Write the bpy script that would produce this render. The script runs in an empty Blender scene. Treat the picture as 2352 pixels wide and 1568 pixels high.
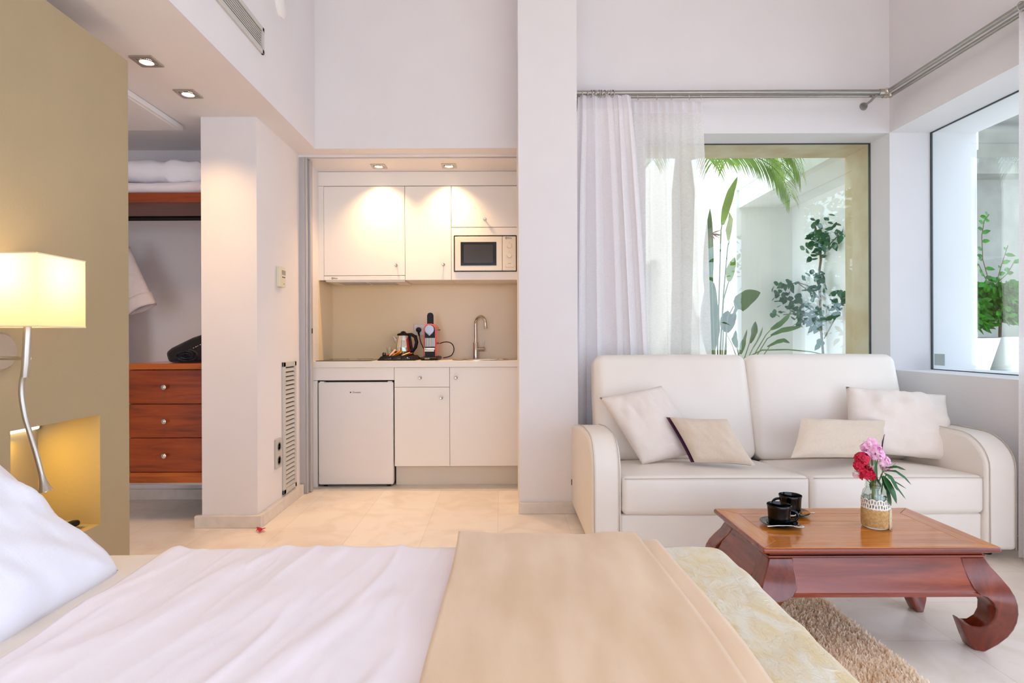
import bpy, bmesh, math, random
from mathutils import Vector, Matrix, noise
C = bpy.context.scene.collection
SC = bpy.context.scene
PI = math.pi
rnd = random.Random(7)
F, CX, CY, EYE = 1350.0, 1152.0, 777.0, 1.06      # focal length, vanishing point and eye height read off the photograph


def at(px, py, Y):
    """a point at distance Y in front of the camera, seen at photo pixel px, py"""
    return Vector(((px - CX) * Y / F, Y, EYE - (py - CY) * Y / F))


def lin(h):
    h = h.lstrip('#')
    r = []
    for i in (0, 2, 4):
        c = int(h[i:i + 2], 16) / 255
        r.append(c / 12.92 if c <= .04045 else ((c + .055) / 1.055) ** 2.4)
    return (*r, 1)


# ------------------------------------------------------------------ materials
MATS = {}


def new_mat(name):
    m = bpy.data.materials.new(name)
    m.use_nodes = True
    nt = m.node_tree
    nt.nodes.clear()
    out = nt.nodes.new('ShaderNodeOutputMaterial')
    MATS[name] = m
    return m, nt, out


def N(nt, t, **kw):
    n = nt.nodes.new(t)
    for k, v in kw.items():
        if k.startswith('i_'):
            n.inputs[k[2:].replace('_', ' ')].default_value = v
        else:
            setattr(n, k, v)
    return n


def coords(nt, scale=(1, 1, 1), kind='Object', rot=(0, 0, 0)):
    tc = N(nt, 'ShaderNodeTexCoord')
    mp = N(nt, 'ShaderNodeMapping')
    mp.inputs['Scale'].default_value = scale
    mp.inputs['Rotation'].default_value = rot
    nt.links.new(tc.outputs[kind], mp.inputs['Vector'])
    return mp.outputs['Vector']


def pbr(name, color, rough=.5, metal=0, var=.04, vscale=6, bump=0, bscale=60, coat=0, spec=.5, stretch=(1, 1, 1), sheen=0,
        color2=None, transl=0, emit=None, estr=0, sss=0):
    m, nt, out = new_mat(name)
    L = nt.links.new
    b = N(nt, 'ShaderNodeBsdfPrincipled')
    b.inputs['Roughness'].default_value = rough
    b.inputs['Metallic'].default_value = metal
    b.inputs['Coat Weight'].default_value = coat
    b.inputs['Coat Roughness'].default_value = .08
    b.inputs['Specular IOR Level'].default_value = spec
    b.inputs['Sheen Weight'].default_value = sheen
    c1 = lin(color)
    c2 = lin(color2) if color2 else tuple(max(0, x * (1 - var * 2)) for x in c1[:3]) + (1,)
    v = coords(nt, stretch)
    nz = N(nt, 'ShaderNodeTexNoise')
    nz.inputs['Scale'].default_value = vscale
    nz.inputs['Detail'].default_value = 5
    L(v, nz.inputs['Vector'])
    cr = N(nt, 'ShaderNodeValToRGB')
    cr.color_ramp.elements[0].position = .35
    cr.color_ramp.elements[1].position = .65
    cr.color_ramp.elements[0].color = c2
    cr.color_ramp.elements[1].color = c1
    L(nz.outputs['Fac'], cr.inputs['Fac'])
    L(cr.outputs['Color'], b.inputs['Base Color'])
    if bump:
        n2 = N(nt, 'ShaderNodeTexNoise')
        n2.inputs['Scale'].default_value = bscale
        n2.inputs['Detail'].default_value = 3
        L(v, n2.inputs['Vector'])
        bp = N(nt, 'ShaderNodeBump')
        bp.inputs['Strength'].default_value = bump
        bp.inputs['Distance'].default_value = .01
        L(n2.outputs['Fac'], bp.inputs['Height'])
        L(bp.outputs['Normal'], b.inputs['Normal'])
    sh = b.outputs[0]
    if transl:
        t = N(nt, 'ShaderNodeBsdfTranslucent')
        L(cr.outputs['Color'], t.inputs['Color'])
        mx = N(nt, 'ShaderNodeMixShader')
        mx.inputs[0].default_value = transl
        L(sh, mx.inputs[1])
        L(t.outputs[0], mx.inputs[2])
        sh = mx.outputs[0]
    if emit:
        b.inputs['Emission Color'].default_value = lin(emit)
        b.inputs['Emission Strength'].default_value = estr
    L(sh, out.inputs[0])
    return m


def wood(name, c1, c2, c3, axis=0, rough=.3, coat=.3, scale=1.0):
    m, nt, out = new_mat(name)
    L = nt.links.new
    b = N(nt, 'ShaderNodeBsdfPrincipled')
    b.inputs['Roughness'].default_value = rough
    b.inputs['Coat Weight'].default_value = coat
    b.inputs['Coat Roughness'].default_value = .12
    st = [14 * scale] * 3
    st[axis] = 1.2 * scale
    v = coords(nt, st)
    nz = N(nt, 'ShaderNodeTexNoise')
    nz.inputs['Scale'].default_value = 2.2
    nz.inputs['Detail'].default_value = 8
    nz.inputs['Roughness'].default_value = .65
    nz.inputs['Distortion'].default_value = .6
    L(v, nz.inputs['Vector'])
    cr = N(nt, 'ShaderNodeValToRGB')
    e = cr.color_ramp.elements
    e[0].position, e[0].color = .3, lin(c1)
    e[1].position, e[1].color = .72, lin(c3)
    k = e.new(.5)
    k.color = lin(c2)
    L(nz.outputs['Fac'], cr.inputs['Fac'])
    L(cr.outputs['Color'], b.inputs['Base Color'])
    bp = N(nt, 'ShaderNodeBump')
    bp.inputs['Strength'].default_value = .06
    bp.inputs['Distance'].default_value = .005
    L(nz.outputs['Fac'], bp.inputs['Height'])
    L(bp.outputs['Normal'], b.inputs['Normal'])
    L(b.outputs[0], out.inputs[0])
    return m


def glassy(name, tint=(.95, .98, .97, 1), ior=1.45, boost=1.0):
    m, nt, out = new_mat(name)
    L = nt.links.new
    t = N(nt, 'ShaderNodeBsdfTransparent')
    t.inputs[0].default_value = tint
    g = N(nt, 'ShaderNodeBsdfGlossy')
    g.inputs['Roughness'].default_value = 0.0
    fr = N(nt, 'ShaderNodeLayerWeight')
    fr.inputs['Blend'].default_value = .5
    pw = N(nt, 'ShaderNodeMath', operation='POWER')
    pw.inputs[1].default_value = 5
    L(fr.outputs['Facing'], pw.inputs[0])
    mm = N(nt, 'ShaderNodeMath', operation='MULTIPLY_ADD')
    mm.inputs[1].default_value = .9 * boost
    mm.inputs[2].default_value = ((ior - 1) / (ior + 1)) ** 2 * boost
    mm.use_clamp = True
    L(pw.outputs[0], mm.inputs[0])
    mx = N(nt, 'ShaderNodeMixShader')
    L(mm.outputs[0], mx.inputs[0])
    L(t.outputs[0], mx.inputs[1])
    L(g.outputs[0], mx.inputs[2])
    L(mx.outputs[0], out.inputs[0])
    return m


def cloth_sheer(name, color, opacity, transl=.5, weave=0):
    m, nt, out = new_mat(name)
    L = nt.links.new
    d = N(nt, 'ShaderNodeBsdfDiffuse')
    d.inputs[0].default_value = lin(color)
    t = N(nt, 'ShaderNodeBsdfTranslucent')
    t.inputs[0].default_value = lin(color)
    mx = N(nt, 'ShaderNodeMixShader')
    mx.inputs[0].default_value = transl
    L(d.outputs[0], mx.inputs[1])
    L(t.outputs[0], mx.inputs[2])
    tr = N(nt, 'ShaderNodeBsdfTransparent')
    m2 = N(nt, 'ShaderNodeMixShader')
    m2.inputs[0].default_value = opacity
    if weave:
        v = coords(nt, (60, 60, 420))
        nz = N(nt, 'ShaderNodeTexNoise')
        nz.inputs['Scale'].default_value = 1
        nz.inputs['Detail'].default_value = 2
        L(v, nz.inputs['Vector'])
        mr = N(nt, 'ShaderNodeMapRange')
        mr.inputs['From Min'].default_value = .35
        mr.inputs['From Max'].default_value = .65
        mr.inputs['To Min'].default_value = opacity - weave
        mr.inputs['To Max'].default_value = opacity + weave
        L(nz.outputs['Fac'], mr.inputs['Value'])
        L(mr.outputs[0], m2.inputs[0])
    L(tr.outputs[0], m2.inputs[1])
    L(mx.outputs[0], m2.inputs[2])
    L(m2.outputs[0], out.inputs[0])
    return m


def emissive(name, color, strength):
    m, nt, out = new_mat(name)
    e = N(nt, 'ShaderNodeEmission')
    e.inputs[0].default_value = color
    e.inputs[1].default_value = strength
    nt.links.new(e.outputs[0], out.inputs[0])
    return m


def floor_mat():
    m, nt, out = new_mat('cream_marble_floor')
    L = nt.links.new
    b = N(nt, 'ShaderNodeBsdfPrincipled')
    b.inputs['Roughness'].default_value = .28
    v = coords(nt, (1, 1, 1))
    br = N(nt, 'ShaderNodeTexBrick')
    br.offset = .5
    br.inputs['Scale'].default_value = 1
    br.inputs['Mortar Size'].default_value = .0018
    br.inputs['Mortar Smooth'].default_value = .1
    br.inputs['Brick Width'].default_value = .6
    br.inputs['Row Height'].default_value = .4
    br.inputs['Color1'].default_value = lin('#efe7dc')
    br.inputs['Color2'].default_value = lin('#eae0d3')
    br.inputs['Mortar'].default_value = lin('#ddd3c5')
    mp2 = coords(nt, (1, 1, 1), rot=(0, 0, PI / 2))
    L(mp2, br.inputs['Vector'])
    nz = N(nt, 'ShaderNodeTexNoise')
    nz.inputs['Scale'].default_value = 5
    nz.inputs['Detail'].default_value = 8
    nz.inputs['Distortion'].default_value = 1.0
    L(v, nz.inputs['Vector'])
    cr = N(nt, 'ShaderNodeValToRGB')
    cr.color_ramp.elements[0].position = .3
    cr.color_ramp.elements[0].color = (.86, .82, .76, 1)
    cr.color_ramp.elements[1].position = .55
    cr.color_ramp.elements[1].color = (1, 1, 1, 1)
    L(nz.outputs['Fac'], cr.inputs['Fac'])
    mu = N(nt, 'ShaderNodeMix', data_type='RGBA', blend_type='MULTIPLY')
    mu.inputs[0].default_value = .75
    L(br.outputs['Color'], mu.inputs[6])
    L(cr.outputs['Color'], mu.inputs[7])
    # small fossil flecks
    vo = N(nt, 'ShaderNodeTexNoise')
    vo.inputs['Scale'].default_value = 17
    vo.inputs['Detail'].default_value = 2
    vo.inputs['Distortion'].default_value = 2
    L(v, vo.inputs['Vector'])
    c3 = N(nt, 'ShaderNodeValToRGB')
    c3.color_ramp.elements[0].position = .72
    c3.color_ramp.elements[0].color = (1, 1, 1, 1)
    c3.color_ramp.elements[1].position = .78
    c3.color_ramp.elements[1].color = (.8, .7, .58, 1)
    L(vo.outputs['Fac'], c3.inputs['Fac'])
    m3 = N(nt, 'ShaderNodeMix', data_type='RGBA', blend_type='MULTIPLY')
    m3.inputs[0].default_value = .6
    L(mu.outputs[2], m3.inputs[6])
    L(c3.outputs['Color'], m3.inputs[7])
    L(m3.outputs[2], b.inputs['Base Color'])
    L(b.outputs[0], out.inputs[0])
    return m


def spread_mat():
    """crinkled champagne bedspread: satin with soft blotches and crushed wrinkles"""
    m, nt, out = new_mat('champagne_bedspread')
    L = nt.links.new
    b = N(nt, 'ShaderNodeBsdfPrincipled')
    b.inputs['Roughness'].default_value = .36
    b.inputs['Sheen Weight'].default_value = .15
    v = coords(nt, (1.6, 1, 1), rot=(0, 0, .6))
    nz = N(nt, 'ShaderNodeTexNoise')
    nz.inputs['Scale'].default_value = 9
    nz.inputs['Detail'].default_value = 4
    nz.inputs['Distortion'].default_value = 1.2
    L(v, nz.inputs['Vector'])
    cr = N(nt, 'ShaderNodeValToRGB')
    cr.color_ramp.elements[0].position = .38
    cr.color_ramp.elements[0].color = lin('#dac493')
    cr.color_ramp.elements[1].position = .62
    cr.color_ramp.elements[1].color = lin('#dfd8c4')
    L(nz.outputs['Fac'], cr.inputs['Fac'])
    L(cr.outputs['Color'], b.inputs['Base Color'])
    n2 = N(nt, 'ShaderNodeTexNoise')
    n2.inputs['Scale'].default_value = 26
    n2.inputs['Detail'].default_value = 4
    n2.inputs['Distortion'].default_value = 2.2
    L(v, n2.inputs['Vector'])
    bp = N(nt, 'ShaderNodeBump')
    bp.inputs['Strength'].default_value = .42
    bp.inputs['Distance'].default_value = .012
    L(n2.outputs['Fac'], bp.inputs['Height'])
    L(bp.outputs['Normal'], b.inputs['Normal'])
    L(b.outputs[0], out.inputs[0])
    return m


wall_white = pbr('white_plaster', '#e3e0e1', .75, var=.012, vscale=3, bump=.05, bscale=180)
wall_olive = pbr('olive_plaster', '#ab9a79', .7, var=.03, vscale=2.5, bump=.06, bscale=90)
wall_outer = pbr('exterior_white_render', '#f3f3f1', .85, var=.03, vscale=3, bump=.1, bscale=70)
wall_ochre = pbr('ochre_render', '#cfb68c', .85, var=.09, vscale=5, bump=.1, bscale=70, color2='#dccfae')
concrete = pbr('weathered_concrete', '#b4b3ab', .9, var=.1, vscale=4, bump=.15, bscale=40)
stone_base = pbr('cream_marble_skirting', '#ded6cd', .35, var=.06, vscale=14)
stone_gray = pbr('pale_stone_threshold', '#d8d2c8', .4, var=.05, vscale=12)
floor_m = floor_mat()
ground_m = pbr('outdoor_paving', '#b9babc', .9, var=.08, vscale=2)
lacquer = pbr('white_lacquer', '#eeebe6', .32, var=.006, vscale=3)
lacquer_worktop = pbr('white_worktop', '#ece7df', .3, var=.01, vscale=8)
splash = pbr('cream_splashback', '#ecd8b2', .22, var=.01, vscale=3)
gap_shade = pbr('grey_gap_shade', '#a89d8e', .7)  # grey stands for the shade in the gaps between cabinet fronts
gap_dark = pbr('dark_gap', '#4a4540', .8)
fridge_white = pbr('fridge_white', '#e9e6e4', .35, var=.006)
alu = pbr('brushed_aluminium', '#b9b8b6', .38, metal=.85, var=.03, vscale=40, stretch=(1, 1, 12))
jamb_gray = pbr('anodised_gray_frame', '#b9b7b7', .45, metal=.25, var=.02)
steel = pbr('polished_steel', '#d6d4d0', .12, metal=1, var=.01)
satin = pbr('satin_nickel', '#c4bcb0', .3, metal=.9, var=.02)
rod_m = pbr('brushed_curtain_rod', '#a5a19b', .35, metal=.8, var=.03, vscale=30)
mw_face = pbr('microwave_champagne_face', '#e3d8c4', .3, metal=.25, var=.01)
black_gloss = pbr('gloss_black', '#0a0a0b', .08, var=.02, coat=.5)
black_glass = pbr('black_glass', '#15140f', .06, var=.02)
screen_dark = pbr('dark_screen', '#3c3a38', .15, var=.05)
black_plastic = pbr('black_plastic', '#0a0908', .42, var=.05, spec=.3)
black_ceramic = pbr('black_glazed_ceramic', '#050506', .08, var=.02, spec=.35)
red_plastic = pbr('red_plastic', '#e0402c', .25, var=.03, coat=.3)
ink = pbr('printed_dark_letters', '#4a443c', .6)
ink_lit = pbr('printed_pale_letters', '#e8e4da', .5)
cream_plastic = pbr('cream_plastic', '#e0d8bb', .45, var=.02)
lcd = pbr('grey_lcd', '#8f9084', .3, var=.03)
gray_plastic = pbr('grey_switch_plastic', '#bfbab2', .4, var=.02)
vent_gray = pbr('grey_vent_metal', '#c6c3bd', .45, var=.02)
leather = pbr('ivory_leather', '#ece4da', .42, var=.012, vscale=5, bump=.06, bscale=240)
leather_seam = pbr('ivory_piping', '#c9bca9', .5, var=.02)
linen_cream = pbr('cream_linen_cushion', '#e9ded4', .85, var=.012, vscale=30, bump=.06, bscale=300, sheen=.2)
linen_beige = pbr('beige_linen_cushion', '#dccbb7', .9, var=.025, vscale=120, bump=.10, bscale=360, sheen=.2)
purple_cloth = pbr('purple_cushion_back', '#6d3a5c', .9, var=.1, vscale=40)
sheet_white = pbr('white_cotton_sheet', '#f3ebef', .85, var=.012, vscale=12, bump=.04, bscale=220, sheen=.1)
sheet_cream = pbr('cream_cotton_sheet', '#efe5d8', .85, var=.015, vscale=12, bump=.04, bscale=220)
pillow_white = pbr('white_pillowcase', '#edeef6', .85, var=.012, vscale=14, bump=.04, bscale=200)
throw_m = pbr('sand_linen_throw', '#e2c5a3', .9, var=.07, vscale=7, bump=.05, bscale=420, sheen=.25, color2='#d8b993', stretch=(2, .6, 1))
spread_m = spread_mat()
base_cloth = pbr('taupe_bed_base', '#8a7c6a', .9, var=.05)
shag_m = pbr('shag_pile', '#fff3e2', .95, var=.2, vscale=20, color2='#f6e2c6', transl=.45)
rug_back = pbr('rug_backing', '#dcc7a6', .95, var=.1)
teak = wood('orange_teak', '#a2591c', '#bd6f26', '#d48f3c', 0, .18, .28, .8)
teak_y = wood('orange_teak_crossgrain', '#a2591c', '#bb6c26', '#cf8839', 1, .18, .28, .8)
teak_dark = wood('red_teak', '#5c2010', '#7c2f18', '#96431f', 0, .22, .45, .7)
teak_darky = wood('red_teak_crossgrain', '#5c2010', '#7c2f18', '#96431f', 1, .22, .45, .7)
teak_leg = wood('red_teak_leg', '#551c0d', '#702814', '#873a1b', 2, .22, .45, .7)
mahog = wood('dresser_mahogany', '#5f2008', '#8c3a10', '#a04a18', 0, .3, .25, .8)
mahog_top = wood('dresser_top_mahogany', '#7a300c', '#a85418', '#bb6420', 0, .25, .3, .8)
shelf_wood = wood('shelf_mahogany', '#5a2412', '#7c3720', '#8d452a', 0, .4, .15, .8)
navy = pbr('navy_fleece', '#0d0e1c', .95, var=.2, vscale=30, bump=.3, bscale=200, sheen=.3)
robe_m = pbr('white_terry_robe', '#dcd3d4', .95, var=.03, vscale=30, bump=.3, bscale=260)
curtain_m = cloth_sheer('white_voile', '#f8f5f6', .93, .3, .03)
sheer_m = cloth_sheer('white_sheer_voile', '#faf8f7', .78, .5, .05)
head_m = cloth_sheer('curtain_heading_voile', '#f4f1f4', .93, .4)
window_glass = glassy('window_pane', (.94, .98, .97, 1), 1.5, 2.0)
jar_glass = glassy('jar_glass_clear', (.93, .97, .95, 1), 1.5, 2.2)
water_m = glassy('jar_water', (.86, .93, .88, 1), 1.33, 1)
burlap = pbr('burlap_wrap', '#d0a96e', .95, var=.15, vscale=120, bump=.5, bscale=300)
lace_m = pbr('white_lace', '#ece8e0', .9, var=.05, vscale=80, bump=.4, bscale=300)
seal_m = pbr('black_window_seal', '#323a38', .6)
shade_m = cloth_sheer('cream_lampshade', '#fff1ca', 1.0, .6)
shade_trim = pbr('lampshade_edge', '#e9dcb9', .8)
leaf_dark = pbr('vine_leaf_green', '#266a35', .45, var=.25, vscale=8, transl=.25)
leaf_mid = pbr('strelitzia_leaf_green', '#5f8a3e', .4, var=.25, vscale=6, transl=.35)
leaf_light = pbr('young_leaf_green', '#9cc24a', .4, var=.2, vscale=6, transl=.45)
leaf_palm = pbr('palm_leaf_green', '#93bb48', .45, var=.2, vscale=5, transl=.45)
leaf_ivy = pbr('pot_ivy_green', '#3f9c22', .4, var=.3, vscale=7, transl=.35)
leaf_vase = pbr('oleander_leaf_green', '#2f6b34', .35, var=.2, vscale=20, transl=.25)
stem_m = pbr('green_stem', '#7c9a58', .6, var=.15)
twig_m = pbr('brown_twig', '#7d6650', .8, var=.15)
bark = pbr('palm_bark', '#a58d6c', .95, var=.25, vscale=12, bump=.4, bscale=30)
petal_pink = pbr('pale_pink_petal', '#fbdcee', .6, var=.1, vscale=60, transl=.3, color2='#f3b9dd')
petal_red = pbr('crimson_petal', '#d5123f', .6, var=.15, vscale=40, transl=.2)
pot_white = pbr('white_planter', '#eceeee', .4, var=.01)
dried = pbr('dried_bract', '#a5714b', .9, var=.2)
spathe_m = pbr('pale_spathe', '#cfe0a0', .5, var=.15, transl=.3)
biscuit_m = pbr('biscuit_wrap', '#c47a28', .5, var=.3, vscale=60)
paper_pink = pbr('pink_sachet', '#e6b9a8', .7, var=.05)
paper_orange = pbr('orange_sachet', '#e08a16', .6, var=.2, vscale=60)
paper_yellow = pbr('yellow_sachet', '#efcf6a', .6, var=.2, vscale=60)
paper_red = pbr('red_sachet', '#c2331c', .6, var=.2, vscale=60)
lamp_hot = emissive('lit_bulb', (1, .82, .55, 1), 9)
led_hot = emissive('lit_led_bar', (1, .88, .6, 1), 7)
led_tip = emissive('lit_reading_tip', (1, .93, .8, 1), 2.0)

# ------------------------------------------------------------------ mesh builder
ORG = {}      # world origin of every thing and part


class MB:
    def __init__(s):
        s.bm = bmesh.new()

    def box(s, x0, x1, y0, y1, z0, z1, M=None):
        v = [s.bm.verts.new((x, y, z)) for x in (x0, x1) for y in (y0, y1) for z in (z0, z1)]
        for f in ((0, 1, 3, 2), (4, 6, 7, 5), (0, 4, 5, 1), (2, 3, 7, 6), (0, 2, 6, 4), (1, 5, 7, 3)):
            s.bm.faces.new([v[i] for i in f])
        if M is not None:
            for q in v:
                q.co = M @ q.co
        return s

    def prism(s, poly, axis, d0, d1):
        """poly: list of 2-D points; axis 0 -> (y,z) extruded in x; 1 -> (x,z) in y; 2 -> (x,y) in z"""
        def P(a, b, d):
            return ((d, a, b), (a, d, b), (a, b, d))[axis]
        A = [s.bm.verts.new(P(a, b, d0)) for a, b in poly]
        B = [s.bm.verts.new(P(a, b, d1)) for a, b in poly]
        n = len(poly)
        s.bm.faces.new(A)
        s.bm.faces.new(B[::-1])
        for i in range(n):
            j = (i + 1) % n
            s.bm.faces.new((A[i], B[i], B[j], A[j]))
        return s

    def lathe(s, prof, seg=32, c=(0, 0, 0), M=None, cap=True):
        """prof: (r, z) from bottom to top, turned about the z axis at c"""
        rings = []
        new = []
        for r, z in prof:
            if r < 1e-5:
                v = s.bm.verts.new((c[0], c[1], c[2] + z))
                rings.append([v])
                new.append(v)
            else:
                ring = [s.bm.verts.new((c[0] + r * math.cos(2 * PI * k / seg), c[1] + r * math.sin(2 * PI * k / seg), c[2] + z)) for k in range(seg)]
                rings.append(ring)
                new += ring
        for a, b in zip(rings, rings[1:]):
            for k in range(seg):
                l = (k + 1) % seg
                if len(a) == 1 and len(b) == 1:
                    continue
                if len(a) == 1:
                    s.bm.faces.new((a[0], b[l], b[k]))
                elif len(b) == 1:
                    s.bm.faces.new((a[k], a[l], b[0]))
                else:
                    s.bm.faces.new((a[k], a[l], b[l], b[k]))
        if cap:
            if len(rings[0]) > 1:
                s.bm.faces.new(rings[0][::-1])
            if len(rings[-1]) > 1:
                s.bm.faces.new(rings[-1])
        if M is not None:
            for v in new:
                v.co = M @ v.co
        return s

    def tube(s, pts, r, seg=10, cap=True, closed=False):
        pts = [Vector(p) for p in pts]
        n = len(pts)
        rr = r if isinstance(r, (list, tuple)) else [r] * n
        up = None
        rings = []
        for i, p in enumerate(pts):
            if closed:
                t = (pts[(i + 1) % n] - pts[i - 1]).normalized()
            else:
                t = (pts[min(i + 1, n - 1)] - pts[max(i - 1, 0)]).normalized()
            if up is None:
                up = Vector((0, 0, 1)) if abs(t.z) < .9 else Vector((1, 0, 0))
            a = t.cross(up)
            if a.length < 1e-6:
                a = t.orthogonal()
            a.normalize()
            b = a.cross(t).normalized()
            up = b
            rings.append([s.bm.verts.new(p + (a * math.cos(2 * PI * k / seg) + b * math.sin(2 * PI * k / seg)) * rr[i]) for k in range(seg)])
        pairs = list(zip(rings, rings[1:]))
        if closed:
            pairs.append((rings[-1], rings[0]))
        for A, B in pairs:
            for k in range(seg):
                l = (k + 1) % seg
                s.bm.faces.new((A[k], A[l], B[l], B[k]))
        if cap and not closed:
            s.bm.faces.new(rings[0][::-1])
            s.bm.faces.new(rings[-1])
        return s

    def grid(s, fn, nu, nv, loopu=False):
        V = [[s.bm.verts.new(fn(i / nu, j / nv)) for j in range(nv + 1)] for i in range(nu if loopu else nu + 1)]
        m = len(V)
        for i in range(m if loopu else m - 1):
            for j in range(nv):
                k = (i + 1) % m
                s.bm.faces.new((V[i][j], V[k][j], V[k][j + 1], V[i][j + 1]))
        return s

    def rbox(s, x0, x1, y0, y1, z0, z1, r, n=6, puff=(0, 0, 0), M=None, disp=None, m=4):
        h = Vector(((x1 - x0) / 2, (y1 - y0) / 2, (z1 - z0) / 2))
        c = Vector(((x1 + x0) / 2, (y1 + y0) / 2, (z1 + z0) / 2))
        r = min(r, min(h) * .999)

        def samples(hh):
            inner = hh - r
            t = [math.tan(k / m * PI / 4) * r for k in range(1, m + 1)]
            a = [-inner - q for q in reversed(t)]
            k = n if isinstance(n, int) else max(2, int(hh * 2 / n[0]))
            mid = [-inner + 2 * inner * k2 / k for k2 in range(k + 1)] if inner > 1e-4 else [0]
            return a + mid + [inner + q for q in t]
        S = [samples(h[i]) for i in range(3)]
        cache = {}

        def V(q):
            key = tuple(round(a, 5) for a in q)
            if key in cache:
                return cache[key]
            q = Vector(q)
            cc = Vector([max(-(h[i] - r), min(h[i] - r, q[i])) for i in range(3)])
            d = q - cc
            p = cc + d.normalized() * r if d.length > 1e-9 else cc
            u = [p[i] / h[i] for i in range(3)]
            f = [max(0, 1 - a * a) for a in u]
            p = p + Vector((puff[0] * u[0] * f[1] * f[2], puff[1] * u[1] * f[0] * f[2], puff[2] * u[2] * f[0] * f[1]))
            p = p + c
            if disp:
                p = disp(p, u)
            if M is not None:
                p = M @ p
            v = s.bm.verts.new(p)
            cache[key] = v
            return v
        for ax in range(3):
            b, d = (ax + 1) % 3, (ax + 2) % 3
            for sg in (-1, 1):
                for i in range(len(S[b]) - 1):
                    for j in range(len(S[d]) - 1):
                        quad = []
                        for (ii, jj) in ((i, j), (i + 1, j), (i + 1, j + 1), (i, j + 1)):
                            q = [0, 0, 0]
                            q[ax] = sg * h[ax]
                            q[b] = S[b][ii]
                            q[d] = S[d][jj]
                            quad.append(V(q))
                        if sg < 0:
                            quad.reverse()
                        try:
                            s.bm.faces.new(quad)
                        except ValueError:
                            pass
        return s

    def sphere(s, c, r, sc=(1, 1, 1), seg=16):
        g = bmesh.ops.create_uvsphere(s.bm, u_segments=seg, v_segments=max(6, seg // 2), radius=r)
        for v in g['verts']:
            v.co = Vector((v.co.x * sc[0], v.co.y * sc[1], v.co.z * sc[2])) + Vector(c)
        return s

    def blade(s, pts, widths, side, fold=.25, curl=None):
        """a leaf: centre line pts, half widths, side vector; three vertices across"""
        pts = [Vector(p) for p in pts]
        rows = []
        for i, p in enumerate(pts):
            t = (pts[min(i + 1, len(pts) - 1)] - pts[max(i - 1, 0)]).normalized()
            sd = Vector(side)
            sd = (sd - t * sd.dot(t)).normalized()
            nn = t.cross(sd)
            w = widths[i]
            rows.append([s.bm.verts.new(p - sd * w + nn * w * fold), s.bm.verts.new(p), s.bm.verts.new(p + sd * w + nn * w * fold)])
        for a, b in zip(rows, rows[1:]):
            for k in range(2):
                s.bm.faces.new((a[k], a[k + 1], b[k + 1], b[k]))
        return s

    def xf(s, M):
        for v in s.bm.verts:
            v.co = M @ v.co
        return s

    def build(s, name, m, parent=None, smooth=None, bevel=0, seg=2, solid=0, soff=-1, sub=0, kind=None):
        bm = s.bm
        bmesh.ops.recalc_face_normals(bm, faces=bm.faces)
        if parent is None:
            xs = [v.co for v in bm.verts]
            o = Vector(((min(v.x for v in xs) + max(v.x for v in xs)) / 2, (min(v.y for v in xs) + max(v.y for v in xs)) / 2, min(v.z for v in xs)))
        else:
            o = ORG[parent.name]
        for v in bm.verts:
            v.co -= o
        me = bpy.data.meshes.new(name)
        bm.to_mesh(me)
        bm.free()
        me.materials.append(m)
        ob = bpy.data.objects.new(name, me)
        C.objects.link(ob)
        if parent is None:
            ob.location = o
        else:
            ob.parent = parent
        ORG[ob.name] = o
        if smooth is not None:
            for p in me.polygons:
                p.use_smooth = True
            if smooth < 180:
                me.set_sharp_from_angle(angle=math.radians(smooth))
        if solid:
            md = ob.modifiers.new('thickness', 'SOLIDIFY')
            md.thickness = solid
            md.offset = soff
        if bevel:
            md = ob.modifiers.new('edge', 'BEVEL')
            md.width = bevel
            md.segments = seg
            md.limit_method = 'ANGLE'
            md.angle_limit = math.radians(40)
        if sub:
            md = ob.modifiers.new('soft', 'SUBSURF')
            md.levels = md.render_levels = sub
        if kind:
            ob['kind'] = kind
        return ob


def thing(name, label, cat, loc, group=None):
    o = bpy.data.objects.new(name, None)
    o.empty_display_size = .05
    o.location = loc
    C.objects.link(o)
    ORG[o.name] = Vector(loc)
    return tag(o, label, cat, group)


def tag(o, label, cat, group=None):
    o['label'] = label
    o['category'] = cat
    if group:
        o['group'] = group
    return o


def struct(o):
    o['kind'] = 'structure'
    return o


def sbox(name, m, *b, bevel=0):
    return struct(MB().box(*b).build(name, m, bevel=bevel))


def smooth_path(pts, n=5):
    P = [Vector(p) for p in pts]
    out = []
    for i in range(len(P) - 1):
        p0, p1, p2, p3 = P[max(i - 1, 0)], P[i], P[i + 1], P[min(i + 2, len(P) - 1)]
        for k in range(n):
            u = k / n
            out.append(.5 * ((2 * p1) + (p2 - p0) * u + (2 * p0 - 5 * p1 + 4 * p2 - p3) * u * u + (3 * p1 - p0 - 3 * p2 + p3) * u ** 3))
    out.append(P[-1])
    return out


def text(name, body, m, parent, loc, size, rot=(PI / 2, 0, 0), ext=.0006, align='CENTER'):
    cu = bpy.data.curves.new(name, 'FONT')
    cu.body = body
    cu.size = size
    cu.extrude = ext
    cu.align_x = align
    cu.align_y = 'CENTER'
    cu.materials.append(m)
    tmp = bpy.data.objects.new('lettering_source', cu)
    C.objects.link(tmp)
    bpy.context.view_layer.update()
    me = bpy.data.meshes.new_from_object(tmp.evaluated_get(bpy.context.evaluated_depsgraph_get()))
    bpy.data.objects.remove(tmp)
    o = bpy.data.objects.new(name, me)
    C.objects.link(o)
    o.parent = parent
    o.location = Vector(loc) - ORG[parent.name]
    o.rotation_euler = rot
    return o


def copy_tree(o, parent=None):
    c = o.copy()
    C.objects.link(c)
    if parent is not None:
        c.parent = parent
    for ch in [k for k in bpy.data.objects if k.parent == o]:
        copy_tree(ch, c)
    return c


def fbm(p, k=3):
    return noise.fractal(Vector(p), 1.0, 2.0, k)


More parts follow.
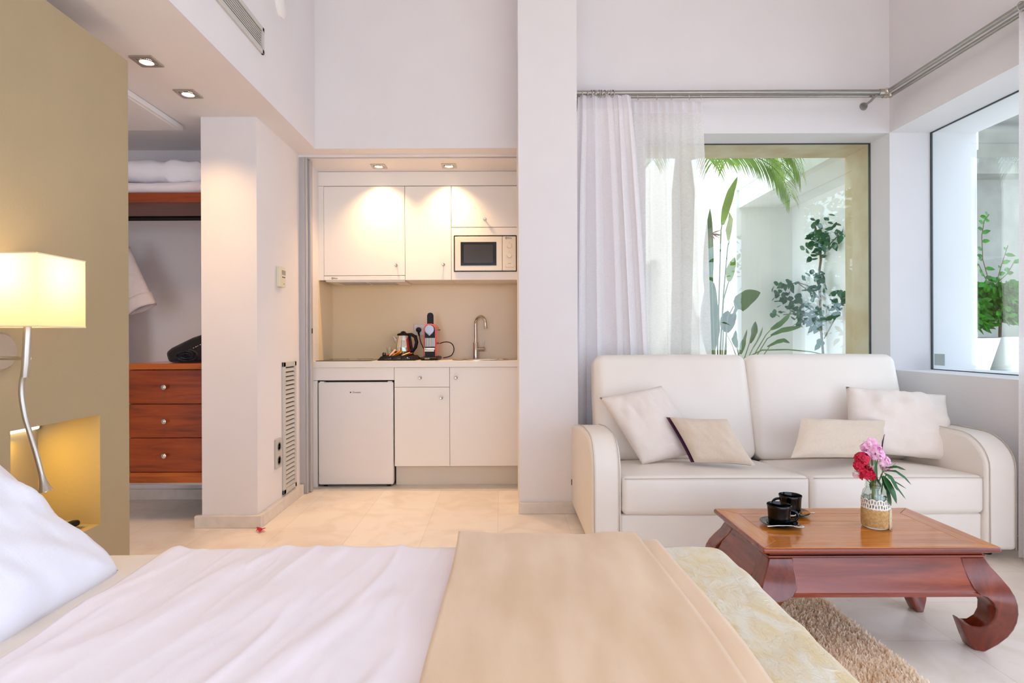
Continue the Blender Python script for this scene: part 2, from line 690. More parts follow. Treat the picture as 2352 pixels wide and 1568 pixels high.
# ------------------------------------------------------------------ camera
cam = bpy.data.cameras.new('camera')
cam.sensor_width = 36
cam.lens = 36 * F / 2352
cam.shift_x = (1176 - CX) / 2352
cam.shift_y = -(784 - CY) / 2352
cam.clip_start = .05
co = bpy.data.objects.new('camera', cam)
C.objects.link(co)
co.location = (0, 0, EYE)
co.rotation_euler = (PI / 2, math.radians(-.22), 0)
co.rotation_mode = 'XYZ'
co.matrix_world = Matrix.Translation((0, 0, EYE)) @ Matrix.Rotation(PI / 2, 4, 'X') @ Matrix.Rotation(math.radians(-.22), 4, 'Z')
SC.camera = co
# ------------------------------------------------------------------ room shell
ZS = 2.32          # underside of the lowered ceiling
ZT = 3.7
sbox('floor', floor_m, -3.2, 3.15, -2.4, 4.10, -.06, 0)
sbox('trim_1', stone_gray, -1.36, .13, 4.10, 4.72, -.06, .004)
sbox('ceiling', wall_white, -1.23, 3.15, -1.0, 4.43, ZT, ZT + .2)
o = MB().box(-3.2, -1.23, -1.0, 4.02, ZS, ZT + .2).box(-1.23, .106, 3.89, 4.02, ZS, ZT).build('ceiling_lowered', wall_white)
struct(o)
sbox('ceiling_kitchen', wall_white, -1.7, .3, 4.07, 4.85, 2.305, 2.5)
# olive headboard partition with a niche
X0, X1 = -1.86, -1.522
NY0, NY1, NZ0, NZ1, NB = 1.82, 2.226, .363, .778, -1.757
m = MB()
m.box(X0, X1, -.8, NY0, 0, 2.198)
m.box(X0, X1, NY1, 2.4, 0, 2.198)
m.box(X0, X1, NY0, NY1, NZ1, 2.198)
m.box(X0, X1, NY0, NY1, 0, NZ0)
m.box(X0, NB, NY0, NY1, NZ0, NZ1)
struct(m.build('wall_headboard', wall_olive))
sbox('wall_left', wall_white, -3.2, -3.0, -1.0, 4.1, 0, ZS)
sbox('wall_closet', wall_white, -3.0, -1.70, 3.91, 4.1, 0, ZS)
sbox('wall_column', wall_white, -1.70, -1.385, 3.33, 4.03, 0, ZS)
sbox('wall_kitchen_left', wall_white, -1.70, -1.36, 4.12, 4.72, 0, 2.305)
sbox('wall_kitchen_back', splash, -1.70, .3, 4.72, 4.85, 0, 2.305)
sbox('wall_kitchen_right', wall_white, .13, .3, 3.95, 4.72, 0, 2.305)
sbox('wall_pillar', wall_white, .106, .463, 3.57, 3.95, 0, ZT)
# window wall: white inner leaf and ochre outer leaf, one opening up to the corner post
WL, WR, WB, WT = .957, 2.573, .844, 2.41
m = MB()
m.box(.463, WL, 3.89, 4.12, 0, ZT)
m.box(WL, WR, 3.89, 4.12, 0, WB)
m.box(WL, WR, 3.89, 4.12, WT, ZT)
m.box(WR, 3.15, 3.89, 4.12, 0, ZT)
struct(m.build('wall_back', wall_white))
m = MB()
m.box(.3, WL + .03, 4.12, 4.43, 0, ZT)
m.box(WL + .03, WR + .02, 4.12, 4.43, 0, WB)
m.box(WL + .03, WR + .02, 4.12, 4.43, WT, ZT)
m.box(WR + .02, 3.15, 4.12, 4.43, 0, ZT)
struct(m.build('wall_back_outside', wall_ochre))
m = MB()
m.box(WR, 3.15, 2.1, 3.89, 0, WB)
m.box(WR, 3.15, -.8, 3.89, WT, ZT)
m.box(WR, 3.15, 1.9, 2.1, 0, WT)
struct(m.build('wall_right', wall_white))
sbox('wall_rear_added', wall_white, -1.23, 3.15, -1.0, -.8, 2.2, ZT)  # unseen lintel added to cut daylight on the upper walls
# baseboards
m = MB().box(-1.73, -1.355, 3.30, 3.33, 0, .068).box(-1.385, -1.355, 3.33, 4.02, 0, .068)
struct(m.build('baseboard_left', stone_base, bevel=.003))
struct(MB().box(.10, .47, 3.545, 3.57, 0, .068).build('baseboard_pillar', stone_base, bevel=.003))
struct(MB().box(-3.0, -1.70, 3.89, 3.91, 0, .07).build('baseboard_closet', stone_base, bevel=.003))
struct(MB().box(.463, 2.573, 3.87, 3.89, 0, .07).box(2.553, 2.573, 2.1, 3.87, 0, .07).build('baseboard_right', stone_base, bevel=.003))


# windows
def window(name, glass, seal):
    w = bpy.data.objects.new(name, None)
    C.objects.link(w)
    w['kind'] = 'structure'
    w.location = glass[0]
    ORG[w.name] = Vector(glass[0])
    MB().box(*glass[1]).build('pane', window_glass, w)
    m = MB()
    for b in seal:
        m.box(*b)
    m.build('frame', seal_m, w)
    return w


t = .004
w1 = window('window_1', ((1.7, 4.10, WB), (WL, WR, 4.098, 4.106, WB, WT)),
            [(WL, WR, 4.092, 4.112, WT - t, WT), (WL, WR, 4.092, 4.112, WB, WB + t), (WR - t, WR, 4.092, 4.112, WB, WT), (WL, WL + t, 4.092, 4.112, WB, WT)])
XG = 2.847
w2 = window('window_2', ((XG, 3.0, WB), (XG - .004, XG + .004, 2.1, 3.89, WB, WT)),
            [(XG - .006, XG + .006, 2.1, 3.89, WT - .005, WT), (XG - .006, XG + .006, 2.1, 3.89, WB, WB + .005), (XG - .006, XG + .006, 3.883, 3.89, WB, WT)])
MB().box(XG - .0055, XG - .004, 3.77, 3.86, WB + .03, WB + .105).build('glazing_mark', pbr('etched_glazing_mark', '#b9c7c2', .6), w2)
# pocket door of the kitchenette: grey frame and leaf edge
struct(MB().box(-1.40, -1.345, 4.03, 4.06, 0, ZS).box(-1.345, -1.333, 4.03, 4.06, 0, ZS).build('trim_2', jamb_gray, bevel=.004))
d = struct(MB().box(-1.69, -1.318, 4.068, 4.112, .004, 2.30).build('door_1', jamb_gray, bevel=.004))
MB().box(-1.3185, -1.3165, 4.08, 4.10, 1.10, 1.135).build('door_lock', black_plastic, d)
struct(MB().box(-1.40, .13, 4.02, 4.035, 2.306, ZS).box(-1.40, .13, 4.06, 4.07, 2.306, ZS).build('trim_3', wall_white))
struct(MB().box(-1.39, .13, 4.035, 4.06, 2.316, ZS).build('trim_4', gap_dark))

# ------------------------------------------------------------------ lights in the ceilings


def downlight(x, y, z, label, energy, group):
    d = thing('recessed_downlight', label, 'ceiling light', (x, y, z), group)
    h = .052
    m = MB()
    for a in ((-h, h, -h, -.034), (-h, h, .034, h), (-h, -.034, -.034, .034), (.034, h, -.034, .034)):
        m.box(x + a[0], x + a[1], y + a[2], y + a[3], z - .006, z)
    m.build('plate', satin, d, bevel=.0015)
    MB().lathe([(.034, -.006), (.036, -.008), (.030, -.008), (.028, -.002), (.028, 0)], 28, (x, y, z), cap=False).build('bezel', satin, d, smooth=60)
    MB().lathe([(0, -.004), (.028, -.004), (.028, -.001), (0, -.001)], 24, (x, y, z), cap=False).build('bulb', lamp_hot, d)
    l = bpy.data.lights.new('downlight_beam', 'SPOT')
    l.energy = energy
    l.color = (1, .60, .27)
    l.spot_size = math.radians(115)
    l.spot_blend = 1.0
    l.shadow_soft_size = .025
    lo = bpy.data.objects.new('downlight_beam', l)
    C.objects.link(lo)
    lo.location = (x, y, z - .012)
    return d


downlight(-1.60, 2.658, ZS, 'square satin downlight nearer the bed, above the walkway beside the olive wall', 36, 'recessed square downlights')
downlight(-1.60, 3.01, ZS, 'square satin downlight in the lowered ceiling just before the white column', 40, 'recessed square downlights')
downlight(-.88, 4.235, 2.305, 'square satin downlight above the wide kitchen cupboard over the hood', 54, 'recessed square downlights')
downlight(-.374, 4.235, 2.305, 'square satin downlight above the narrow kitchen cupboard near the microwave', 54, 'recessed square downlights')

# vent grille on the bulkhead
g = thing('air_vent', 'long grey slatted air grille high on the white bulkhead', 'vent', (-1.23, 2.6, 2.526))
y0, y1, z0, z1 = 1.9, 3.035, 2.526, 2.662
m = MB()
for b in ((y0, y1, z0, z0 + .022), (y0, y1, z1 - .022, z1), (y0, y0 + .022, z0, z1), (y1 - .022, y1, z0, z1)):
    m.box(-1.23, -1.218, b[0], b[1], b[2], b[3])
m.build('frame', vent_gray, g, bevel=.002)
m = MB()
for k in range(7):
    z = z0 + .031 + k * .0125
    m.box(-1.2285, -1.2255, y0 + .02, y1 - .02, z - .0035, z + .003)
m.build('slats', vent_gray, g)
MB().box(-1.2299, -1.2285, y0 + .015, y1 - .015, z0 + .015, z1 - .015).build('shade_sheet', gap_dark, g)  # dark sheet painted as the shade behind the slats
R = Matrix.Translation((-1.23, 3.275, 2.915)) @ Matrix.Rotation(PI / 2, 4, 'Y')
tag(MB().lathe([(0, 0), (.062, 0), (.062, .012), (.05, .02), (0, .022)], 32, M=R).build('smoke_detector', lacquer, smooth=40),
    'round white detector high on the bulkhead past the air grille', 'detector')
# ceiling hatch
h = thing('access_panel', 'white access panel on the lowered ceiling before the closet', 'ceiling panel', (-2.2, 3.0, 2.285))
MB().box(-2.62, -1.885, 2.3, 3.445, 2.285, 2.305).build('panel', wall_white, h, bevel=.003)
MB().box(-2.60, -1.90, 2.32, 3.43, 2.305, ZS).build('frame', gap_dark, h)  # dark block painted as the shadow gap above the panel
MB().box(-1.89, -1.868, 2.3, 3.46, 2.29, 2.318).box(-2.62, -1.89, 3.44, 3.46, 2.29, 2.318).build('moulding', wall_white, h, bevel=.004)

# ------------------------------------------------------------------ left wall fittings
o = thing('thermostat', 'cream thermostat with small grey display on the white side wall', 'thermostat', (-1.385, 3.68, 1.37))
ya, yb, za, zb = 3.615, 3.715, 1.385, 1.51
MB().box(-1.385, -1.362, ya, yb, za, zb).build('housing', cream_plastic, o, bevel=.004)
MB().box(-1.3625, -1.3605, 3.65, 3.708, 1.462, 1.49).build('display', lcd, o)
m = MB()
for k in range(3):
    m.box(-1.3625, -1.360, 3.654 + k * .018, 3.664 + k * .018, 1.444, 1.450)
m.build('buttons', ink, o)
MB().box(-1.3625, -1.3608, 3.675, 3.69, 1.404, 1.407).build('logo', ink, o)
o = thing('wall_socket', 'grey double socket low on the white side wall beside the tall grille', 'socket', (-1.385, 3.62, .27))
MB().box(-1.385, -1.372, 3.575, 3.665, .268, .448).build('plate', gray_plastic, o, bevel=.003)
for z in (.315, .40):
    R = Matrix.Translation((-1.373, 3.62, z)) @ Matrix.Rotation(PI / 2, 4, 'Y')
    s = MB().lathe([(0, .001), (.022, .001), (.024, .004), (.028, .004), (.028, 0)], 24, M=R, cap=False).build('outlet', pbr('socket_well_%d' % int(z * 100), '#8e8a84', .5), o, smooth=40)
    MB().box(-1.3725, -1.3705, 3.608, 3.613, z - .003, z + .003).box(-1.3725, -1.3705, 3.627, 3.632, z - .003, z + .003).build('pin_hole', gap_dark, s)
o = thing('wall_grille', 'tall narrow grey louvred grille set low in the side wall', 'vent', (-1.385, 3.82, .085))
y0, y1, z0, z1 = 3.70, 3.935, .078, .915
m = MB()
for b in ((y0, y1, z0, z0 + .032), (y0, y1, z1 - .032, z1), (y0, y0 + .04, z0, z1), (y1 - .03, y1, z0, z1)):
    m.box(-1.385, -1.373, *b)
m.build('frame', vent_gray, o, bevel=.003)
m = MB()
for k in range(27):
    z = z0 + .047 + k * .0285
    m.prism([(-1.3835, z + .006), (-1.382, z + .008), (-1.374, z - .011), (-1.3755, z - .0125)], 1, y0 + .035, y1 - .025)
m.build('slats', vent_gray, o)
MB().box(-1.3849, -1.3838, y0 + .03, y1 - .02, z0 + .03, z1 - .03).build('shade_sheet', gap_dark, o)  # dark sheet in place of the shaded hollow behind the louvres
# petal on the floor
m = MB()
for a, ln in ((0, .03), (1.2, .026), (2.6, .03), (3.7, .022), (5.0, .026)):
    p = Vector((-1.334, 3.24, .002))
    dv = Vector((math.cos(a), math.sin(a), 0))
    m.blade([p, p + dv * ln * .5 + Vector((0, 0, .012)), p + dv * ln + Vector((0, 0, .006 + .012 * (a % 2 < 1)))], [.005, .012, .004], (-dv.y, dv.x, 0), .3)
tag(m.build('fallen_blossom', petal_red, smooth=180), 'crimson fallen blossom lying on the marble floor near the column', 'flower')
# ------------------------------------------------------------------ closet
o = thing('wall_shelf', 'dark mahogany closet shelf high above the dresser', 'shelf', (-2.35, 3.7, 1.865))
MB().box(-3.0, -1.702, 3.45, 3.91, 1.868, 1.922).build('board', shelf_wood, o, bevel=.002)
MB().box(-3.0, -1.702, 3.445, 3.45, 1.866, 1.922).build('front_edge', mahog, o)
o = thing('hanging_rail', 'black clothes rail under the closet shelf', 'rail', (-2.35, 3.65, 1.80))
MB().tube([(-3.0, 3.66, 1.815), (-1.702, 3.66, 1.815)], .0145, 14).build('rail', black_plastic, o, smooth=40)
MB().box(-1.722, -1.702, 3.64, 3.68, 1.80, 1.868).box(-3.0, -2.98, 3.64, 3.68, 1.80, 1.868).build('bracket', black_plastic, o)


def pillow_fn(w, hgt, th, pinch=.07, wr=.006, seed=0, skew=0, pw=3.2):
    """returns f(side)(u,v) -> Vector in local frame: x width, y height, z thickness"""
    def mk(sg):
        def f(a, b):
            u, v = 2 * a - 1, 2 * b - 1
            x = w / 2 * u * (1 - pinch * (1 - v * v))
            y = hgt / 2 * v * (1 - pinch * (1 - u * u))
            e = (max(0, 1 - abs(u) ** pw) * max(0, 1 - abs(v) ** pw)) ** .55
            z = th / 2 * e
            n = fbm((u * 1.7 + seed, v * 1.7, seed * 1.3)) * wr * 2 + abs(fbm((u * 3 + seed * 2, v * 1.2 + u * 1.5, seed))) * wr * 2
            return Vector((x + skew * y, y, sg * (z + n * min(1, e * 2.5))))
        return f
    return mk


def make_cushion(name, m, M, w, h, t, parent=None, back=None, seed=0, pinch=.07, wr=.006, n=26, skew=0, pw=3.2):
    f = pillow_fn(w, h, t, pinch, wr, seed, skew, pw)
    mb = MB().grid(lambda a, b: M @ f(1)(a, b), n, n)
    if back is None:
        mb.grid(lambda a, b: M @ f(-1)(a, b), n, n)
        bmesh.ops.remove_doubles(mb.bm, verts=mb.bm.verts, dist=.0008)
        return mb.build(name, m, parent, smooth=180)
    ob = mb.build(name, m, parent, smooth=180)
    MB().grid(lambda a, b: M @ (f(-1)(a, b) + Vector((math.copysign(.018, skew), 0, -.003))), n, n).build('back_panel', back, parent, smooth=180)
    return ob


def frame(c, xa, ya):
    """matrix with x axis xa, y axis about ya, origin c"""
    x = Vector(xa).normalized()
    z = x.cross(Vector(ya)).normalized()
    y = z.cross(x)
    M = Matrix((x, y, z)).transposed().to_4x4()
    M.translation = Vector(c)
    return M


# folded bedding on the shelf
tag(make_cushion('spare_pillow', pillow_white, frame((-2.03, 3.68, 2.072), (1, 0, -.05), (0, 1, 0)), .72, .42, .15, seed=3, wr=.012, pinch=.05),
    'white spare pillow on top of the folded duvet on the closet shelf', 'pillow')
def duv(p, u):
    return p + Vector((0, -.01 * fbm((p.x * 5, p.z * 9, 2)), .012 * fbm((p.x * 4, p.y * 3, 5)) * (p.z - 1.92) / .08))
tag(MB().rbox(-2.6, -1.735, 3.47, 3.89, 1.923, 2.0, .036, n=(.03,), disp=duv).build('folded_duvet', sheet_white, smooth=180),
    'white folded duvet lying flat on the closet shelf under the pillow', 'duvet')
# bathrobe on a hanger
o = thing('bathrobe', 'white bathrobe hanging from the rail, sleeve showing past the olive wall', 'bathrobe', (-2.55, 3.66, .75))
def robe(a, b):
    z = 1.62 - b * .85
    w = .10 + .10 * min(1, b * 5) + .03 * b
    th = 2 * PI * a
    return Vector((-2.56 + w * math.cos(th) + .008 * math.sin(7 * th), 3.66 + (.05 + .03 * b) * math.sin(th) + .012 * math.sin(5 * th + b * 2), z + .03 * math.cos(th) * 0))
MB().grid(robe, 40, 24, loopu=True).build('body', robe_m, o, smooth=180, solid=.006)
def sleeve(sx):
    def f(a, b):
        c = Vector((-2.56 + sx * .19, 3.66, 1.62)).lerp(Vector((-2.56 + sx * .352, 3.62, 1.25)), b)
        r = .055 + .022 * b
        th = 2 * PI * a
        d = Vector((sx * .162, -.04, -.37)).normalized()
        e1 = d.cross(Vector((0, 1, 0))).normalized()
        e2 = d.cross(e1)
        return c + e1 * r * 1.05 * math.cos(th) + e2 * r * .55 * math.sin(th) + Vector((0, 0, .006 * fbm((a * 6, b * 4, 1))))
    return f
for sx in (1, -1):
    sl = MB().grid(sleeve(sx), 28, 16, loopu=True).build('sleeve', robe_m, o, smooth=180, solid=.006)
    MB().grid(lambda a, b: (lambda p, q: p + (p - q) * .08)(sleeve(sx)(a, .80 + .2 * b), Vector((-2.56 + sx * .19, 3.66, 1.62)).lerp(Vector((-2.56 + sx * .352, 3.62, 1.25)), .80 + .2 * b)), 28, 5, loopu=True).build('cuff', robe_m, sl, smooth=180, solid=.006)
MB().tube([(-2.70, 3.66, 1.61), (-2.56, 3.66, 1.68), (-2.42, 3.66, 1.61)], .008, 8).tube([(-2.56, 3.66, 1.68), (-2.56, 3.66, 1.79), (-2.545, 3.66, 1.82), (-2.56, 3.66, 1.838), (-2.575, 3.66, 1.82)], .003, 8).build('hanger', shelf_wood, o, smooth=60)

# dresser
o = thing('dresser', 'mahogany wall-hung dresser of three drawers in the closet', 'dresser', (-1.94, 3.65, .2))
DX0, DX1 = -2.165, -1.712
MB().box(DX0, DX1, 3.425, 3.905, .232, .885).build('body', mahog, o)
MB().box(DX0 - .006, DX1 + .004, 3.395, 3.905, .888, .922).build('top', mahog_top, o, bevel=.003)
for za, zb in ((.690, .884), (.494, .686), (.295, .490)):
    dr = MB().box(DX0 + .002, DX1 - .002, 3.40, 3.422, za, zb).build('drawer', mahog, o, bevel=.002)
    R = Matrix.Translation((-1.942, 3.40, (za + zb) / 2)) @ Matrix.Rotation(PI / 2, 4, 'X')
    MB().lathe([(.005, 0), (.005, .012), (.013, .016), (.0165, .024), (.013, .031), (0, .034)], 20, M=R).build('knob', steel, dr, smooth=180)
MB().box(DX0, DX1, 3.40, 3.425, .232, .292).box(DX0, DX1, 3.397, 3.40, .27, .292).build('plinth', mahog_top, o, bevel=.001)
MB().box(DX0, DX1, 3.42, 3.90, .215, .231).build('base_rail', alu, o)
# navy folded blanket on dresser
o = thing('folded_blanket', 'navy fleece blanket rolled and folded on top of the dresser', 'blanket', (-1.85, 3.55, .922))
pts = [at(385, 822, 3.5), at(378, 806, 3.5), at(392, 795, 3.5), at(440, 772, 3.5), at(478, 760, 3.5), at(480, 790, 3.5), at(480, 824, 3.5)]
prof = [(p.x, max(p.z, .924)) for p in pts]
prof[0] = (prof[0][0], .923)
prof[-1] = (prof[-1][0], .923)
prof = [(min(x, -1.715), z) for x, z in prof]
MB().prism(prof, 1, 3.5, 3.80).build('folded_stack', navy, o, smooth=60, bevel=.02, seg=3)
def roll(a, b):
    th = a * 2 * PI * 2.2
    r = .012 + .012 * a * 2.2
    return Vector((-1.875 + r * 1.9 * math.cos(th), 3.478 + .05 * b, .965 + r * math.sin(th)))
MB().grid(roll, 70, 3).build('rolled_fold', navy, o, smooth=180, solid=.004)
m = MB()
for k, w_ in enumerate((.006, .010, .004, .008, .012, .007, .009)):
    Mk = Matrix.Translation((-1.835 + k * .013, 3.499, 1.008 + k * .0062)) @ Matrix.Rotation(-.42, 4, 'Y')
    m.box(0, w_ * .8, -.001, .0015, 0, .0035, M=Mk)
m.build('embroidered_marks', ink_lit, o)

# ------------------------------------------------------------------ headboard wall lamp, niche light, phone
o = thing('wall_lamp', 'lit wall lamp with cream box shade and flexible reading arm on the olive wall', 'wall lamp', (-1.522, 1.75, 1.03))
LX, LY = -1.35, 1.67
R = Matrix.Translation((-1.522, 1.772, 1.026)) @ Matrix.Rotation(PI / 2, 4, 'Y')
MB().lathe([(0, 0), (.058, 0), (.058, .012), (.052, .018), (0, .018)], 36, M=R).build('wall_plate', satin, o, smooth=40)
MB().tube([(-1.505, 1.745, 1.008), (LX, LY + .01, 1.008)], .006, 10).build('arm', satin, o, smooth=60)
MB().tube([(LX + .004, LY, 1.12), (LX + .003, LY, 1.085), (LX - .002, LY, .995), (LX - .006, LY, .955)], [.0085, .010, .0108, .010], 14).build('stem', satin, o, smooth=60)
sx0, sx1, sy0, sy1 = LX - .115, LX + .103, LY - .092, LY + .092
zb0, zt0 = 1.098, 1.295
m = MB()
q = [(sx0, sy0), (sx1, sy0), (sx1, sy1), (sx0, sy1)]
def shade(a, b):
    k = a * 4
    i = int(k) % 4
    f = k - int(k)
    p, r = q[i], q[(i + 1) % 4]
    return Vector((p[0] + (r[0] - p[0]) * f, p[1] + (r[1] - p[1]) * f, zb0 + (zt0 - zb0) * b))
m.grid(shade, 32, 6, loopu=True)
sh = m.build('lamp_shade', shade_m, o)
for z in (zb0, zt0):
    m = MB()
    for i in range(4):
        p, r = q[i], q[(i + 1) % 4]
        m.tube([(p[0], p[1], z), (r[0], r[1], z)], .0022, 6)
    m.build('shade_edge', shade_trim, sh)
MB().tube([(sx0 + .03, LY, 1.12), (sx1 - .04, LY, 1.12)], .002, 6).build('shade_carrier', satin, o)
MB().lathe([(.012, 0), (.016, .02), (.016, .035), (.028, .06), (.03, .08), (.022, .10), (0, .112)], 20, (LX, LY, 1.12)).build('bulb', emissive('shade_bulb', (1, .8, .5, 1), 4), o, smooth=180)
gp = [(57, 848), (50, 872), (49, 905), (56, 950), (66, 985), (78, 1025), (88, 1062), (95, 1090)]
pp = [at(a, b, LY + .0) for a, b in gp]
fine = smooth_path(pp, 4)
MB().tube(fine, [.0075 - .0008 * i / len(fine) for i in range(len(fine))], 12).build('gooseneck', satin, o, smooth=60)
hd = pp[-1]
dirv = (pp[-1] - pp[-2]).normalized()
M = frame(hd, dirv.orthogonal(), dirv.cross(dirv.orthogonal()))
if (M.to_3x3() @ Vector((0, 0, 1))).dot(dirv) < 0:
    M = M @ Matrix.Rotation(PI, 4, 'X')
rh = MB().lathe([(.0075, -.004), (.009, .012), (.013, .030), (.0185, .044), (.016, .044), (.010, .034)], 24, M=M, cap=False).build('reading_head', satin, o, smooth=40)
MB().lathe([(0, .038), (.007, .037), (.006, .044), (0, .046)], 14, M=M, cap=False).build('led', led_tip, rh)
lamp = bpy.data.lights.new('wall_lamp_glow', 'POINT')
lamp.energy = 2.6
lamp.color = (1, .72, .36)
lamp.shadow_soft_size = .03
lo = bpy.data.objects.new('wall_lamp_glow', lamp)
lo.location = (LX, LY, 1.25)
C.objects.link(lo)

o = thing('niche_light', 'lit slim light bar at the top of the wall niche', 'light', (-1.74, 2.0, .74))
MB().rbox(-1.752, -1.732, 1.87, 2.205, .728, .744, .007, n=3).build('diffuser', led_hot, o, smooth=180)
MB().box(-1.757, -1.73, 1.86, 2.215, .745, .756).box(-1.757, -1.74, 1.86, 1.868, .728, .75).box(-1.757, -1.74, 2.208, 2.216, .728, .75).build('mount', satin, o)
al = bpy.data.lights.new('niche_light_glow', 'AREA')
al.shape = 'RECTANGLE'
al.size, al.size_y = .02, .22
al.energy = 2.4
al.color = (1, .62, .07)
lo = bpy.data.objects.new('niche_light_glow', al)
lo.location = (-1.728, 1.98, .722)
lo.rotation_euler = (0, -.6, 0)
C.objects.link(lo)
o = thing('cordless_phone', 'black cordless handset lying in the lit wall niche', 'phone', (-1.66, 2.1, .363))
Mr = Matrix.Translation((-1.640, 2.165, .377)) @ Matrix.Rotation(-.05, 4, 'Z') @ Matrix.Rotation(-.10, 4, 'Y')
MB().rbox(-.075, .075, -.024, .024, -.011, .011, .0105, n=5, M=Mr).build('handset', black_plastic, o, smooth=180)
MB().box(.0, .05, -.017, .017, .0105, .0118, M=Mr).build('display', lcd, o)
m = MB()
for i in range(4):
    for j in range(3):
        m.box(-.06 + i * .014, -.051 + i * .014, -.017 + j * .013, -.008 + j * .013, .0105, .0125, M=Mr)
m.build('keypad', screen_dark, o)
# ------------------------------------------------------------------ kitchenette
YF = 4.20     # base unit fronts
YU = 4.37     # wall unit fronts
CT = .90      # worktop height


def knob(parent, x, y, z, m=steel):
    R = Matrix.Translation((x, y, z)) @ Matrix.Rotation(PI / 2, 4, 'X')
    return MB().lathe([(.005, 0), (.005, .012), (.009, .016), (.0125, .022), (.0125, .026), (.009, .030), (.004, .0285), (0, .028)], 20, M=R).build('knob', m, parent, smooth=60)


# fridge housing (fascia and side filler)
o = thing('fridge_housing', 'white filler panels framing the small fridge under the worktop', 'cabinet', (-1.05, 4.4, .0))
MB().box(-1.357, -.7688, YF + .002, YF + .022, .765, .856).build('fascia', lacquer, o, bevel=.0015)
MB().box(-1.355, -1.318, YF + .002, YF + .022, .004, .762).build('side_filler', lacquer, o, bevel=.0015)
MB().box(-1.318, -.772, 4.30, 4.32, .75, .765).build('rear_rail', gap_dark, o)
o = thing('mini_fridge', 'white undercounter fridge with plain door', 'fridge', (-1.04, 4.4, .004))
MB().box(-1.300, -.782, 4.245, 4.69, .02, .745).build('body', fridge_white, o, bevel=.004)
dd = MB().rbox(-1.309, -.775, 4.188, 4.238, .022, .752, .010, n=3).build('door', fridge_white, o, smooth=180)
MB().box(-1.298, -.786, 4.238, 4.246, .03, .745).build('door_seal', gap_dark, o)
for x in (-1.27, -.815):
    for y in (4.235, 4.62):
        MB().lathe([(.014, 0), (.014, .02)], 12, (x, y, .004)).build('foot', black_plastic, o)
for x in (-1.30, -.815):
    MB().box(x, x + .03, 4.20, 4.24, .752, .757).build('hinge_cap', lacquer, o)
text('logo', 'Dometic', ink, dd, (-1.033, 4.1872, .680), .017)
MB().box(-1.082, -1.073, 4.1868, 4.188, .6755, .6845).build('logo_mark', ink, dd)

# drawer unit
o = thing('drawer_unit', 'white base cabinet with one drawer above a door, beside the fridge', 'cabinet', (-.57, 4.45, .148))
MB().box(-.766, -.375, 4.222, 4.70, .150, .855).build('body', gap_shade, o)  # body painted grey so the gaps round the fronts look shaded
f = MB().box(-.7665, -.3740, YF, 4.221, .7155, .8555).build('drawer', lacquer, o, bevel=.0018)
knob(f, at(966, 866, YF).x, YF, at(966, 866, YF).z)
f = MB().box(-.7665, -.3740, YF, 4.221, .150, .7132).build('door', lacquer, o, bevel=.0018)
knob(f, at(1014, 912, YF).x, YF, at(1014, 912, YF).z)
# sink unit
o = thing('sink_cabinet', 'white base cabinet with a single tall door under the sink', 'cabinet', (-.12, 4.45, .148))
m = MB()
m.box(-.373, -.357, 4.222, 4.70, .150, .855).box(.110, .126, 4.222, 4.70, .150, .855).box(-.357, .110, 4.222, 4.70, .150, .166).box(-.357, .110, 4.684, 4.70, .166, .855)
m.build('body', gap_shade, o)
f = MB().box(-.3717, .127, YF, 4.221, .150, .8555).build('door', lacquer, o, bevel=.0018)
knob(f, at(1048, 866, YF).x, YF, at(1048, 866, YF).z)
MB().box(.121, .127, YF - .004, YF, .20, .26).build('hinge', alu, o)
tag(MB().box(-.768, .128, 4.262, 4.278, .004, .148).build('plinth_board', pbr('cream_plinth', '#ded6c8', .4, var=.01), bevel=.001),
    'cream plinth board under the two base cabinets', 'plinth')
# worktop with a cut-out for the sink
sx0, sx1, sy0, sy1 = -.31, .06, 4.29, 4.57
m = MB()
z0, z1 = .858, CT
m.box(-1.358, sx0, 4.17, 4.718, z0, z1).box(sx1, .128, 4.17, 4.718, z0, z1).box(sx0, sx1, 4.17, sy0, z0, z1).box(sx0, sx1, sy1, 4.718, z0, z1)
bmesh.ops.remove_doubles(m.bm, verts=m.bm.verts, dist=.0001)
tag(m.build('worktop', lacquer_worktop), 'white kitchen worktop running across the niche', 'worktop')
struct(MB().box(-1.36, -1.355, 4.36, 4.72, CT, 1.50).build('trim_6', splash))
# sink
o = thing('kitchen_sink', 'stainless steel oval rimmed inset sink in the worktop', 'sink', (-.125, 4.43, .74))
cx, cy = -.125, 4.43
def rim(a, b):
    th = 2 * PI * a
    ex = 2.6
    c, s_ = math.cos(th), math.sin(th)
    k = (abs(c) ** ex + abs(s_) ** ex) ** (-1 / ex)
    prof = [(.247, .175, .0005), (.244, .172, .004), (.20, .15, .005), (.183, .138, .002), (.178, .133, -.012), (.16, .115, -.13), (.08, .06, -.148), (.004, .004, -.15)]
    i = b * (len(prof) - 1)
    j = min(int(i), len(prof) - 2)
    f_ = i - j
    rx, ry, z = [prof[j][q_] + (prof[j + 1][q_] - prof[j][q_]) * f_ for q_ in range(3)]
    return Vector((cx + rx * c * k, cy + ry * s_ * k, CT + z))
MB().grid(rim, 48, 7, loopu=True).build('bowl', steel, o, smooth=50)
MB().lathe([(0, 0), (.022, 0), (.022, .004), (0, .005)], 20, (cx, cy, CT - .15), cap=False).build('drain', satin, o)
